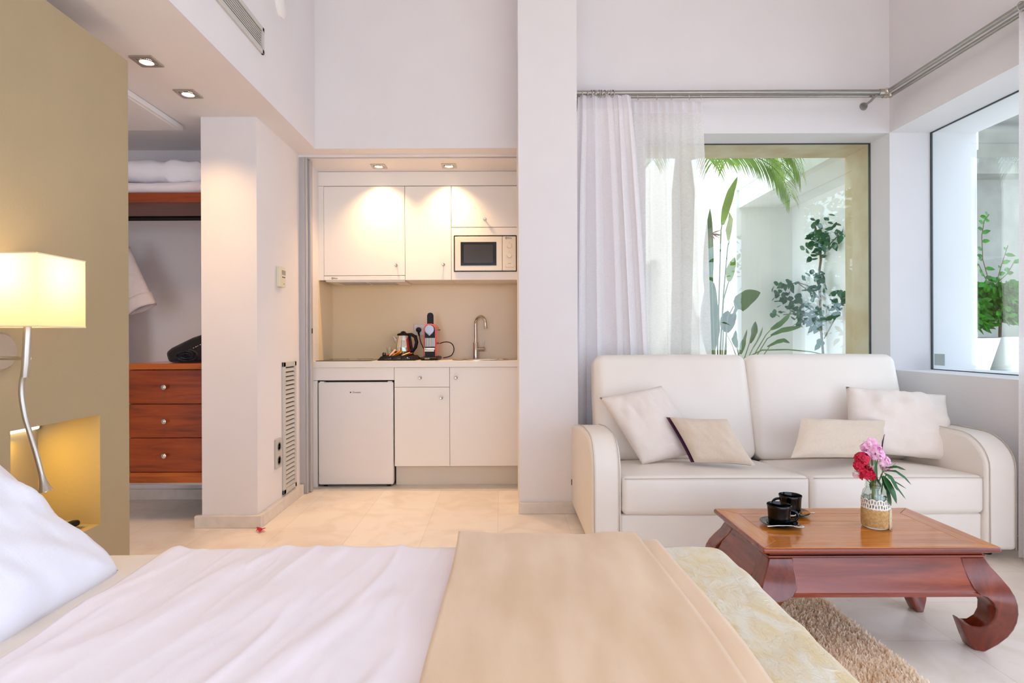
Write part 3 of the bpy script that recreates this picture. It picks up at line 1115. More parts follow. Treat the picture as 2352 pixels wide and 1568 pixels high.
# tap
o = thing('kitchen_tap', 'chrome swan neck mixer tap behind the sink', 'tap', (-.205, 4.635, CT))
bx, by = -.205, 4.655
MB().lathe([(.026, 0), (.026, .006), (.0215, .008), (.0215, .125), (.018, .132), (0, .132)], 28, (bx, by, CT)).build('body', steel, o, smooth=40)
pts = [(bx, by, CT + .12), (bx, by, CT + .24)]
for k in range(0, 17):
    a = PI - k / 16 * PI * 1.04
    rx = .040
    pts.append((bx + .040 + rx * math.cos(a), by - .10 * (1 - math.cos(PI - a)) * .5, CT + .275 + .058 * math.sin(a)))
pts.append((pts[-1][0] + .004, pts[-1][1] - .004, pts[-1][2] - .03))
MB().tube(pts, .0115, 16).build('spout', steel, o, smooth=60)
MB().tube([(bx, by, CT + .075), (bx + .072, by - .02, CT + .075)], [.016, .017], 18).build('lever_barrel', steel, o, smooth=50)
MB().tube([(bx + .060, by - .018, CT + .085), (bx + .062, by - .02, CT + .145)], .0028, 8).build('lever', steel, o, smooth=60)
# hob
o = thing('glass_hob', 'black glass hob set in the worktop above the fridge', 'hob', (-1.12, 4.43, CT))
MB().box(-1.345, -.94, 4.25, 4.66, CT, CT + .005).build('glass', black_glass, o, bevel=.002)
m = MB()
for x, y, r in ((-1.25, 4.53, .075), (-1.05, 4.53, .06)):
    m.lathe([(r, 0), (r, .0006), (r - .003, .0006), (r - .003, 0)], 40, (x, y, CT + .005), cap=False)
m.build('zone_rings', screen_dark, o)

# wall units


def at_u(px, py):
    return at(px, py, YU)


zt, zb = at_u(0, 426).z, at_u(0, 642).z
zh = at_u(0, 632).z
zm = at_u(0, 522).z
xs = [at_u(p, 0).x for p in (731, 745, 931, 1038, 1191)]
tag(MB().box(-1.36, .130, YU + .002, YU + .02, zt + .002, 2.303).build('pelmet_board', lacquer, bevel=.001), 'white pelmet board between wall cupboards and niche ceiling', 'panel')
tag(MB().box(-1.36, xs[1] - .002, YU + .002, YU + .02, zb, zt).build('filler_strip', lacquer, bevel=.001), 'narrow white filler strip beside the wide wall cupboard', 'panel')
GR = 'white wall cupboards'
o = thing('wall_cupboard', 'wide white wall cupboard above the cooker hood', 'cupboard', (-1.0, 4.5, zh), GR)
MB().box(xs[1], xs[2] - .002, YU + .0205, 4.71, zh + .002, zt).build('body', lacquer, o)
MB().box(xs[1], xs[2] - .002, YU + .0195, YU + .0205, zh + .002, zt).build('gap_shade_sheet', gap_shade, o)  # thin sheet behind the door, painted as shade in its gaps
f = MB().box(xs[1], xs[2] - .002, YU, YU + .0195, zh + .003, zt - .003).build('door', lacquer, o, bevel=.0015)
p = at_u(912, 609)
knob(f, p.x, YU, p.z)
o = thing('wall_cupboard', 'narrow tall white wall cupboard between the hood and the microwave', 'cupboard', (-.54, 4.5, zb), GR)
MB().box(xs[2], xs[3] - .002, YU + .0205, 4.71, zb, zt).build('body', lacquer, o)
MB().box(xs[2], xs[3] - .002, YU + .0195, YU + .0205, zb + .004, zt).build('gap_shade_sheet', gap_shade, o)
f = MB().box(xs[2] + .001, xs[3] - .003, YU, YU + .0195, zb, zt - .003).build('door', lacquer, o, bevel=.0015)
p = at_u(1020, 608)
knob(f, p.x, YU, p.z)
o = thing('wall_cupboard', 'low white wall cupboard right above the microwave', 'cupboard', (-.12, 4.5, zm), GR)
MB().box(xs[3], xs[4], YU + .0205, 4.71, zm + .001, zt).build('body', lacquer, o)
MB().box(xs[3], xs[4], YU + .0195, YU + .0205, zm + .001, zt).build('gap_shade_sheet', gap_shade, o)
f = MB().box(xs[3] + .001, xs[4], YU, YU + .0195, zm + .003, zt - .003).build('door', lacquer, o, bevel=.0015)
p = at_u(1115, 505)
knob(f, p.x, YU, p.z)
# microwave in its housing
o = thing('microwave_housing', 'white open housing around the built-in microwave', 'cabinet', (-.12, 4.5, zb))
mx0, mx1, mz0, mz1 = at_u(1043, 0).x, at_u(1188, 0).x, at_u(0, 624).z, at_u(0, 540).z
m = MB()
m.box(xs[3], xs[4], YU, YU + .02, mz1, zm - .001).box(xs[3], xs[4], YU, YU + .02, zb, mz0).box(xs[3], mx0, YU, YU + .02, mz0, mz1).box(mx1, xs[4], YU, YU + .02, mz0, mz1)
m.build('front_frame', lacquer, o)
m = MB().box(xs[3], mx0 - .001, YU + .02, 4.71, zb, zm - .001).box(mx1 + .001, xs[4], YU + .02, 4.71, zb, zm - .001).box(mx0, mx1, YU + .02, 4.71, zb, mz0 - .001)
m.build('sides', lacquer, o)
o = thing('microwave', 'built-in champagne fronted microwave with dark window and two dials', 'microwave', (-.12, 4.5, mz0))
MB().box(mx0 + .003, mx1 - .003, YU + .006, 4.68, mz0 + .003, mz1 - .003).build('body', black_plastic, o)
MB().box(mx0 + .001, mx1 - .001, YU - .004, YU + .006, mz0 + .001, mz1 - .001).build('surround', black_gloss, o, bevel=.004)
xd = at_u(1154.5, 0).x
dr = MB().box(mx0 + .009, xd - .0008, YU - .012, YU - .002, mz0 + .008, mz1 - .010).build('door', mw_face, o, bevel=.003)
wx0, wx1, wz0, wz1 = at_u(1059, 0).x, at_u(1141, 0).x, at_u(0, 610).z, at_u(0, 556).z
MB().box(wx0, wx1, YU - .0135, YU - .0118, wz0, wz1).build('window_border', black_gloss, dr)
MB().box(at_u(1066, 0).x, at_u(1133, 0).x, YU - .0142, YU - .0134, at_u(0, 604).z, at_u(0, 562).z).build('window', screen_dark, dr)
pn = MB().box(xd + .0008, mx1 - .008, YU - .012, YU - .002, mz0 + .008, mz1 - .010).build('control_panel', mw_face, o, bevel=.003)
for k, py in enumerate((565, 587)):
    p = at_u(1170.5, py)
    R = Matrix.Translation((p.x, YU - .012, p.z)) @ Matrix.Rotation(PI / 2, 4, 'X')
    MB().lathe([(.0185, 0), (.0175, .010), (.0155, .012), (0, .012)], 26, M=R).build('dial', mw_face, pn, smooth=40)
    m = MB()
    for j in range(10 if k else 5):
        a = (-.1 - j * .33) if k else (.7 - j * .4)
        m.box(-.0008, .0008, -.0006, 0, .022, .0245, M=Matrix.Translation((p.x, YU - .012, p.z)) @ Matrix.Rotation(-a + PI / 2, 4, 'Y'))
    m.box(p.x - .001, p.x + .001, YU - .0126, YU - .012, p.z + .024, p.z + .028)
    m.build('dial_marks', ink, pn)
p = at_u(1171, 611)
MB().box(p.x - .031, p.x + .031, YU - .0165, YU - .011, p.z - .010, p.z + .012).build('door_button', mw_face, pn, bevel=.003)
p = at_u(1171, 605.5)
m = MB()
for k in (-1, 1):
    m.box(p.x + k * .006 - .005, p.x + k * .006 + .005, YU - .0126, YU - .0118, p.z - .0012, p.z + .0012)
m.build('button_marking', ink, pn)
def balay_logo(par, px, py, ydist, sc):
    p = at_u(px, py)
    R = Matrix.Translation((p.x, ydist, p.z))
    ring = [(p.x + sc * .5 * math.cos(2 * PI * k / 20), ydist, p.z + sc * .5 * math.sin(2 * PI * k / 20)) for k in range(20)]
    MB().tube(ring, sc * .14, 6, closed=True).build('logo_ring', ink, par, smooth=180)
    text('logo', 'Balay', ink, par, (p.x + sc * .85, ydist, p.z), sc * 1.15, align='LEFT')
balay_logo(pn, 1164, 547, YU - .0125, .013)
# hood
o = thing('cooker_hood', 'slim white pull-out cooker hood under the wide wall cupboard', 'cooker hood', (-1.0, 4.5, zb))
fr = MB().box(xs[1], xs[2] - .002, YU - .002, YU + .03, zb, zh - .001).build('front_strip', lacquer, o, bevel=.002)
MB().box(xs[1] + .004, xs[2] - .006, YU + .03, 4.705, zb - .010, zh - .002).build('body', lacquer_worktop, o, bevel=.003)
MB().box(xs[1] + .09, xs[1] + .29, YU + .07, 4.62, zb - .014, zb - .010).box(xs[1] + .31, xs[1] + .51, YU + .07, 4.62, zb - .014, zb - .010).build('filter', alu, o)
balay_logo(fr, 764.5, 637.5, YU - .0022, .012)
# socket with plug, cord
o = thing('kitchen_socket', 'white socket plate on the splashback behind the coffee machine', 'socket', (-.65, 4.72, 1.09))
p0, p1 = at(951, 769, 4.712), at(999, 744, 4.712)
MB().box(p0.x, p1.x, 4.712, 4.72, p0.z, p1.z).build('plate', lacquer, o, bevel=.003)
MB().box(p0.x - .002, p1.x + .002, 4.716, 4.72, p0.z - .002, p1.z + .002).build('edge', vent_gray, o)
p = at(961.5, 756.5, 4.70)
pl = thing('coffee_machine_plug', 'black plug and cord in the splashback socket', 'plug', (p.x, 4.70, p.z - .02))
MB().lathe([(0, 0), (.021, 0), (.021, .02), (.017, .028), (0, .030)], 24, M=Matrix.Translation((p.x, 4.711, p.z)) @ Matrix.Rotation(PI / 2, 4, 'X')).build('plug', black_plastic, pl, smooth=40)
MB().tube([(p.x, 4.69, p.z), (p.x + .003, 4.685, p.z - .03), (p.x + .008, 4.685, p.z - .05)], [.010, .008, .005], 10).build('strain_relief', black_plastic, pl, smooth=60)
MB().tube(smooth_path([(p.x + .008, 4.685, p.z - .05), (p.x + .02, 4.68, p.z - .10), (p.x + .045, 4.66, p.z - .15), (p.x + .06, 4.65, p.z - .19), (p.x + .07, 4.645, CT + .006), (p.x + .10, 4.64, CT + .005)]), .0035, 8).build('cord', black_plastic, pl, smooth=60)
cp = [at(x, y, 4.62) for x, y in ((1010, 788), (1020, 785), (1030, 785), (1038, 789), (1042, 797), (1042, 806), (1037, 815), (1028, 819), (1018, 821))]
cp[-1].z = max(cp[-1].z, CT + .006)
# coffee machine
o = thing('coffee_machine', 'red capsule coffee machine with raised black lever on the worktop', 'coffee machine', (-.535, 4.48, CT))
cx0, cx1, cyf, cyb = -.582, -.487, 4.375, 4.60
MB().rbox(cx0 - .018, cx1 + .018, 4.32, 4.615, CT + .001, CT + .026, .012, n=3).build('base', black_plastic, o, smooth=180)
text('logo', 'KRUPS', ink_lit, o, (cx0 + .035, 4.3185, CT + .013), .012)
prof = []
r = .040
for k in range(9):
    a = PI - k / 8 * PI / 2
    prof.append((cx0 + r + r * math.cos(a), 1.132 + r * math.sin(a)))
for k in range(9):
    a = PI / 2 - k / 8 * PI / 2
    prof.append((cx1 - r + r * math.cos(a), 1.132 + r * math.sin(a)))
prof += [(cx1, CT + .026), (cx0, CT + .026)]
MB().prism(prof, 1, cyf + .012, cyb).build('body', red_plastic, o, smooth=40, bevel=.004)
inner = [(cx0 + .010 + (x - cx0) * (cx1 - cx0 - .02) / (cx1 - cx0), CT + .026 + (z - CT - .026) * .965) for x, z in prof]
MB().prism(inner, 1, cyf + .002, cyf + .0125).build('front_panel', black_plastic, o, smooth=40)
R = Matrix.Translation((-.5365, cyf + .002, 1.128)) @ Matrix.Rotation(PI / 2, 4, 'X')
MB().lathe([(.036, 0), (.036, .008), (.033, .012), (0, .013)], 30, M=R).prism([(-.5365 - .026, 1.105), (-.5365, 1.082), (-.5365 + .026, 1.105)], 1, cyf - .008, cyf + .002).build('brew_head', pbr('brushed_brew_head', '#a9acb8', .38, metal=.9, var=.01), o, smooth=40)
m = MB()
for k in range(11):
    x = cx0 + .014 + k * .0067
    m.box(x, x + .0045, cyf - .002, cyf + .002, 1.0, 1.066)
m.build('grille_bars', satin, o, bevel=.001)
MB().rbox(cx0 + .008, cx1 - .006, 4.335, cyf + .002, .977, .993, .005, n=2).build('cup_shelf', steel, o, smooth=180)
MB().box(cx0 + .012, cx1 - .012, 4.335, cyf + .002, .965, .977).build('drip_grid', satin, o, bevel=.002)
lv = [(-.5365 - .024, 1.165), (-.5365 - .024, 1.235), (-.5365 - .018, 1.250), (-.5365 - .008, 1.256), (-.5365 + .008, 1.256), (-.5365 + .018, 1.250), (-.5365 + .024, 1.235), (-.5365 + .024, 1.165)]
MB().prism(lv, 1, cyf + .05, cyf + .068).build('lever', black_plastic, o, bevel=.003)
MB().box(cx1 - .001, cx1 + .0008, cyf + .014, cyb - .02, 1.020, 1.024).build('side_seam', gap_dark, o)
MB().box(cx1, cx1 + .012, cyb - .04, cyb - .01, 1.125, 1.131).build('tank_tab', black_plastic, o)
MB().tube(smooth_path(cp), .0036, 8).build('cord', black_plastic, o, smooth=60)
# tray, kettle, cups, sachets
o = thing('hospitality_tray', 'black plastic welcome tray holding the kettle and sachets', 'tray', (-.77, 4.47, CT))
m = MB()
tx0, tx1, ty0, ty1 = -.915, -.632, 4.31, 4.62
m.prism([(tx0, CT + .001), (tx0 + .03, CT + .032), (tx0 + .045, CT + .034), (tx1 - .04, CT + .034), (tx1 - .025, CT + .032), (tx1, CT + .001)], 1, ty0, ty1)
m.build('deck', black_plastic, o, bevel=.004)
m = MB()
for k in range(3):
    x = tx0 + .05 + k * .068
    m.rbox(x, x + .058, ty0 - .002, ty0 + .012, CT + .006, CT + .024, .006, n=2)
m.build('sachet_slots', black_gloss, o, smooth=180)
TZ = CT + .034
o = thing('electric_kettle', 'polished steel kettle with black handle and lid on the tray', 'kettle', (-.755, 4.50, TZ))
kx, ky = -.755, 4.52
MB().lathe([(.070, 0), (.070, .012), (.066, .018), (0, .018)], 32, (kx, ky, TZ)).build('power_base', black_plastic, o, smooth=40)
MB().lathe([(.064, .018), (.068, .026), (.068, .035), (.064, .07), (.057, .11), (.048, .148), (.044, .153), (0, .153)], 40, (kx, ky, TZ)).build('body', pbr('mirror_steel', '#e2dfda', .05, metal=1, var=0), o, smooth=50)
MB().lathe([(.0685, .018), (.0695, .022), (.0695, .028), (.0685, .030)], 40, (kx, ky, TZ), cap=False).build('base_band', black_plastic, o, smooth=50)
MB().lathe([(.047, .152), (.048, .160), (.043, .166), (.022, .172), (.016, .182), (0, .186)], 32, (kx, ky, TZ)).build('lid', black_plastic, o, smooth=50)
MB().tube([(kx - .048, ky, TZ + .10), (kx - .066, ky, TZ + .13), (kx - .078, ky, TZ + .143)], [.018, .012, .007], 12).build('spout', steel, o, smooth=60)
MB().tube([(kx + .030, ky - .004, TZ + .158), (kx + .065, ky - .006, TZ + .158), (kx + .093, ky - .008, TZ + .142), (kx + .103, ky - .008, TZ + .10), (kx + .094, ky - .008, TZ + .06), (kx + .072, ky - .006, TZ + .03), (kx + .066, ky - .004, TZ + .015)],
          [.012, .013, .014, .0135, .0125, .012, .010], 12).build('handle', black_plastic, o, smooth=60)
MB().tube([(kx + .052, ky - .01, TZ + .15), (kx + .062, ky - .01, TZ + .09), (kx + .069, ky - .008, TZ + .03)], .007, 8).build('handle_spine', black_plastic, o, smooth=60)
MB().tube(smooth_path([(kx + .07, ky, TZ + .01), (kx + .10, ky + .02, TZ - .015), (kx + .15, ky + .06, CT + .006), (kx + .19, ky + .10, CT + .006)]), .0034, 8).build('cord', black_plastic, o, smooth=60)


def tumbler(x, y, lab):
    t = tag(MB().lathe([(0, 0), (.020, 0), (.027, .062), (.0255, .062), (.0185, .004), (0, .004)], 24, (x, y, TZ), cap=False).build('glass_tumbler', jar_glass, smooth=60), lab, 'glass', 'clear tumblers on the tray')
    return t


tumbler(-.845, 4.44, 'clear glass tumbler at the tray end away from the coffee machine')
tumbler(-.735, 4.40, 'clear glass tumbler in front of the steel kettle')


def sachet(x, y, rz, tilt, m, lab, ln=.07, w=.022):
    M = Matrix.Translation((x, y, TZ + .011)) @ Matrix.Rotation(rz, 4, 'Z') @ Matrix.Rotation(tilt, 4, 'Y')
    f = pillow_fn(ln, w, .008, .01, .001, x * 9, pw=9)
    mb = MB().grid(lambda a, b: M @ f(1)(a, b), 8, 6).grid(lambda a, b: M @ f(-1)(a, b), 8, 6)
    zz = min(v.co.z for v in mb.bm.verts)
    for v in mb.bm.verts:
        v.co.z += TZ + .0004 - zz
    tag(mb.build('sugar_sachet', m, smooth=180), lab, 'sachet', 'sachets on the welcome tray')


sachet(-.805, 4.34, .5, -.75, paper_pink, 'pink paper sachet propped up on the tray')
sachet(-.778, 4.34, .35, -.55, paper_orange, 'orange tea sachet leaning beside the pink sachet', .075, .026)
sachet(-.765, 4.36, .6, -.45, paper_orange, 'orange tea sachet behind, nearest the front tumbler', .07, .024)
sachet(-.707, 4.345, .45, -.35, paper_yellow, 'yellow paper sachet on the tray below the kettle', .07, .022)
sachet(-.688, 4.37, .5, -.30, paper_red, 'red paper sachet on the tray end nearest the coffee machine', .06, .022)
sachet(-.835, 4.345, .1, -.3, paper_red, 'red paper sachet beside the black capsule on the tray', .04, .022)
tag(MB().lathe([(0, 0), (.012, .0), (.0145, .006), (.0145, .018), (.010, .026), (0, .028)], 20, (-.868, 4.345, TZ)).build('coffee_capsule', black_gloss, smooth=60), 'black round coffee capsule on the tray', 'capsule')
# ------------------------------------------------------------------ sofa
o = thing('sofa', 'ivory leather two-seat sofa with rounded arms under the window', 'sofa', (1.435, 3.2, 0))
SF, SBK = 2.78, 3.66
AX = [(.424, .566), (2.294, 2.44)]
arm_prof = [(SF, .045), (SF, .43)]
for k in range(1, 9):
    a = k / 8 * PI / 2
    arm_prof.append((SF + .19 - .19 * math.cos(a), .43 + .155 * math.sin(a)))
arm_prof += [(3.15, .586), (3.35, .566), (SBK - .06, .530), (SBK - .02, .51), (SBK - .01, .045)]
for i, (a, b) in enumerate(AX):
    ar = MB().prism(arm_prof, 0, a, b).build('armrest', leather, o, smooth=50, bevel=.022, seg=4)
    m = MB()
    for x in (a + .012, b - .012):
        m.tube([(x, y - (.003 if y < 2.95 else -.0), z + .0035) for y, z in arm_prof[:-3]], .0022, 6)
    m.build('seam', leather_seam, ar, smooth=180)
    if i == 0:
        MB().box(a - .003, a, 3.56, 3.575, .17, .205).build('fabric_tag', black_plastic, ar)
MB().box(.566, 2.294, SF + .03, 3.6, .05, .215).build('base', leather, o, bevel=.012, seg=3)
MB().rbox(.56, 2.30, 3.50, SBK, .05, .86, .03, n=3).build('back_shell', leather, o, smooth=180)
for a, b in ((.570, 1.462), (1.466, 2.290)):
    def seat_d(p, u):
        k = (p.y - SF) / .62
        return p + Vector((0, 0, -.045 * max(0, k)))
    s = MB().rbox(a, b, SF + .004, 3.40, .219, .402, .028, n=(.06,), puff=(0.0, .012, .026), disp=seat_d).build('seat_cushion', leather, o, smooth=180)
    f = []
    n = 24
    xa, xb = a + .010, b - .010
    for k in range(n + 1):
        u = 2 * k / n - 1
        f.append((xa + (xb - xa) * k / n, SF + .0035 - .012 * (1 - u * u) * .55, .392 + .003 * (1 - u * u)))
    MB().tube(f, .0022, 6).build('seam', leather_seam, s, smooth=180)
for a, b in ((.546, 1.447), (1.449, 2.33)):
    tilt = math.radians(15)
    M = Matrix.Translation((0, 3.40, .33)) @ Matrix.Rotation(-tilt, 4, 'X')
    s = MB().rbox(a, b, -.10, .10, 0.02, .635, .055, n=(.06,), puff=(.006, .03, .006), M=M).build('back_cushion', leather, o, smooth=180)
    f = []
    hx, hz = (b - a) / 2, .3
    for k in range(64):
        th = 2 * PI * k / 64
        c, s_ = math.cos(th), math.sin(th)
        ex = 9
        q_ = (abs(c) ** ex + abs(s_) ** ex) ** (-1 / ex)
        f.append(M @ Vector(((a + b) / 2 + (hx - .016) * c * q_, -.082, .3275 + (hz - .009) * s_ * q_)))
    MB().tube(f, .002, 6, closed=True).build('seam', leather_seam, s, smooth=180)
for x in (.49, 2.37):
    for y in (2.88, 3.55):
        MB().lathe([(.022, 0), (.026, .046)], 16, (x, y, 0)).build('foot', black_plastic, o)

# cushions: c = centre, xa = width direction, ya = height direction
def px_frame(c, xa, ya):
    return frame(c, xa, ya)


zs = .385
c1 = at(1497, 975, 3.19)
tag(make_cushion('square_cushion', linen_cream, frame(c1, (.96, .06, .17), (-.14, .45, .88)), .355, .41, .13, seed=1, wr=.009, pinch=.03, skew=-.30),
    'large cream cushion slumped at the sofa end nearest the white pillar', 'cushion', 'large cream sofa cushions')
c2 = at(2062, 974, 3.18)
tag(make_cushion('square_cushion', linen_cream, frame(c2, (.97, -.10, -.08), (.06, .46, .88)), .53, .38, .13, seed=2, wr=.010, pinch=.03, skew=.12),
    'large cream cushion leaning at the sofa end below the corner window', 'cushion', 'large cream sofa cushions')


def lumbar(c, xa, ya, w, h, t, lab, seed, skew):
    o = thing('lumbar_cushion', lab, 'cushion', c, 'small beige lumbar cushions')
    make_cushion('front_panel', linen_beige, frame(c, xa, ya), w, h, t, o, back=purple_cloth, seed=seed, wr=.004, pinch=.04, skew=skew)


lumbar(at(1632, 1013, 3.0), (.95, -.28, .0), (.0, .45, .88), .285, .235, .09, 'small beige cushion with purple back lying against the tilted cream cushion', 4, -.52)
lumbar(at(1930, 1009, 3.0), (.95, .26, -.06), (.0, .42, .88), .55, .205, .10, 'longer beige cushion with purple back in front of the other large cream cushion', 5, .62)

# ------------------------------------------------------------------ coffee table
TX0, TX1, TY0, TY1, TT = .853, 1.633, 1.92, 2.375, .37
o = thing('coffee_table', 'reddish teak opium coffee table with curled legs beside the bed', 'coffee table', ((TX0 + TX1) / 2, (TY0 + TY1) / 2, 0))
top = None
def slab(inset, z0, z1, mt, name, par, bev):
    return MB().box(TX0 + inset, TX1 - inset, TY0 + inset, TY1 - inset, z0, z1).build(name, mt, par, bevel=bev, seg=3)
top = slab(.0, TT - .018, TT - .0005, teak_dark, 'top', o, .006)
fw = .075
# boards of the top: mitred frame round three planks
for poly, mt in (([(TX0, TY0), (TX1, TY0), (TX1 - fw, TY0 + fw), (TX0 + fw, TY0 + fw)], teak), ([(TX0, TY1), (TX0 + fw, TY1 - fw), (TX1 - fw, TY1 - fw), (TX1, TY1)], teak),
                 ([(TX0, TY0), (TX0 + fw, TY0 + fw), (TX0 + fw, TY1 - fw), (TX0, TY1)], teak_y), ([(TX1, TY0), (TX1, TY1), (TX1 - fw, TY1 - fw), (TX1 - fw, TY0 + fw)], teak_y)):
    cx_, cy_ = sum(p[0] for p in poly) / 4, sum(p[1] for p in poly) / 4
    pl = [(x + (cx_ - x) * .004 + (.004 if x == TX0 else -.004 if x == TX1 else 0), y + (cy_ - y) * .004 + (.004 if y == TY0 else -.004 if y == TY1 else 0)) for x, y in poly]
    MB().prism(pl, 2, TT - .004, TT + .001).build('frame_board', mt, top, bevel=.0006, seg=1)
ys = [TY0 + fw + .0008 + k * (TY1 - TY0 - 2 * fw - .0008) / 3 for k in range(4)]
for k in range(3):
    MB().box(TX0 + fw + .0008, TX1 - fw - .0008, ys[k], ys[k + 1] - .0012, TT - .004, TT + .0008).build('plank', teak, top, bevel=.0006, seg=1)
MB().box(TX0 + .022, TX1 - .022, TY0 + .022, TY1 - .022, TT - .026, TT - .018).box(TX0 + .034, TX1 - .034, TY0 + .034, TY1 - .034, TT - .034, TT - .026).box(TX0 + .028, TX1 - .028, TY0 + .028, TY1 - .028, TT - .042, TT - .034).build('moulding', teak_dark, o, bevel=.0035, seg=3)
ZA = TT - .042
# leg profile stations: outer (out, z) and inner (out, z); out is measured outwards from the top moulding corner
S = [((a, ZA - b), (c_, ZA - d_), yb, w_) for a, b, c_, d_, yb, w_ in (
    (.000, 0, -.080, 0, 0, .085), (.012, .028, -.080, .028, .012, .085), (.030, .056, -.078, .056, .030, .085), (.046, .084, -.072, .084, .046, .085), (.056, .108, -.058, .104, .054, .085),
    (.062, .135, -.038, .108, .058, .085), (.064, .165, -.017, .126, .058, .085), (.064, .195, -.002, .152, .052, .082), (.063, .225, .003, .182, .040, .078), (.058, .256, -.001, .210, .024, .072),
    (.044, .292, -.012, .232, .002, .066), (.020, .328, -.026, .240, -.022, .060), (-.006, .328, -.040, .234, -.034, .050), (-.030, .285, -.052, .224, -.040, .034), (-.052, .228, -.058, .218, -.044, .014))]
for (cx_, sx_) in ((TX0 + .032, -1), (TX1 - .032, 1)):
    for (cy_, sy_) in ((TY0 + .032, -1), (TY1 - .032, 1)):
        m = MB()
        rings = []
        for (oo, zo), (ii, zi), yb, w_ in S:
            yi = yb - w_
            rings.append([m.bm.verts.new(p) for p in ((cx_ + sx_ * oo, cy_ + sy_ * yb, zo), (cx_ + sx_ * ii, cy_ + sy_ * yb, zi),
                                                      (cx_ + sx_ * ii, cy_ + sy_ * yi, zi), (cx_ + sx_ * oo, cy_ + sy_ * yi, zo))])
        for A, B in zip(rings, rings[1:]):
            for k in range(4):
                l = (k + 1) % 4
                m.bm.faces.new((A[k], A[l], B[l], B[k]))
        m.bm.faces.new(rings[0])
        m.bm.faces.new(rings[-1][::-1])
        m.build('leg', teak_leg, o, smooth=40, bevel=.004, seg=2)
apron = [(y_, ZA - d_ * .9) for y_, d_ in ((0, 0), (.012, .03), (.030, .065), (.044, .098), (.047, .108), (.052, .112), (.052, .122), (.044, .126), (.034, .122), (.022, .095), (.008, .06), (-.008, .03), (-.02, 0))]
for sg, yb in ((-1, TY0 + .034), (1, TY1 - .034)):
    MB().prism([(yb + sg * a, z) for a, z in apron], 0, TX0 + .085, TX1 - .085).build('apron', teak_dark, o, smooth=35)
for sg, xb in ((-1, TX0 + .034), (1, TX1 - .034)):
    MB().prism([(xb + sg * a, z) for a, z in apron], 1, TY0 + .085, TY1 - .085).build('apron', teak_darky, o, smooth=35)

# cups, saucers, spoons
TZ2 = TT + .001
def saucer(x, y, lab):
    return tag(MB().lathe([(0, 0), (.034, 0), (.036, .003), (.064, .012), (.066, .014), (.064, .0155), (.040, .007), (.030, .005), (0, .005)], 40, (x, y, TZ2), cap=False).build('saucer', black_ceramic, smooth=60), lab, 'saucer', 'black saucers')
def cup(x, y, rz, lab):
    o = thing('coffee_cup', lab, 'cup', (x, y, TZ2 + .0055), 'black coffee cups')
    z = TZ2 + .0055
    MB().lathe([(0, 0), (.033, 0), (.036, .004), (.038, .03), (.040, .062), (.0425, .071), (.041, .0725), (.0385, .066), (.0365, .03), (.034, .007), (0, .006)], 40, (x, y, z), cap=False).build('bowl', black_ceramic, o, smooth=70)
    pts = []
    for k in range(11):
        a = PI / 2 - k / 10 * PI
        r_ = .037 + .026 * math.cos(a)
        pts.append((x + r_ * math.cos(rz), y + r_ * math.sin(rz), z + .034 + .020 * math.sin(a)))
    MB().tube(pts, .0048, 10).build('handle', black_ceramic, o, smooth=60)
def spoon(x, y, rz, lab, ln=.105):
    M = Matrix.Translation((x, y, TZ2 + .0165)) @ Matrix.Rotation(rz, 4, 'Z') @ Matrix.Rotation(.05, 4, 'Y')
    o = thing('teaspoon', lab, 'spoon', (x, y, TZ2 + .0165), 'teaspoons on saucers')
    MB().tube([M @ Vector(p) for p in ((-.02, 0, -.002), (.0, 0, .001), (.04, 0, .003), (ln - .03, 0, .002))], [.0012, .0016, .0020, .0030], 8).build('stem', steel, o, smooth=60)
    MB().sphere((0, 0, 0), .014, (1.4, .8, .22), 14).xf(M @ Matrix.Translation((-.032, 0, -.003))).build('bowl', steel, o, smooth=180)
c = at(1786, 1206, 2.161)
saucer(c.x, 2.155, 'black saucer under the cup closer to the table corner')
cup(c.x, 2.155, -.35, 'black coffee cup closer to the bed, spoon lying on its saucer')
spoon(c.x + .012, 2.096, PI - .05, 'teaspoon across the front of the nearer black saucer', .11)
c = at(1812, 1182, 2.283)
saucer(c.x + .008, 2.285, 'black saucer under the cup nearer to the sofa')
cup(c.x + .004, 2.285, 2.75, 'black coffee cup behind, nearer to the sofa seat')
spoon(c.x + .012, 2.236, .25, 'teaspoon on the black saucer of the cup nearer the sofa', .10)
M = Matrix.Translation((c.x + .038, 2.243, TZ2 + .020)) @ Matrix.Rotation(.3, 4, 'Z')
tag(MB().rbox(-.020, .020, -.009, .009, -.004, .004, .0035, n=3, M=M).build('wrapped_biscuit', biscuit_m, smooth=180), 'small wrapped brown biscuit on the saucer nearer the sofa', 'biscuit')

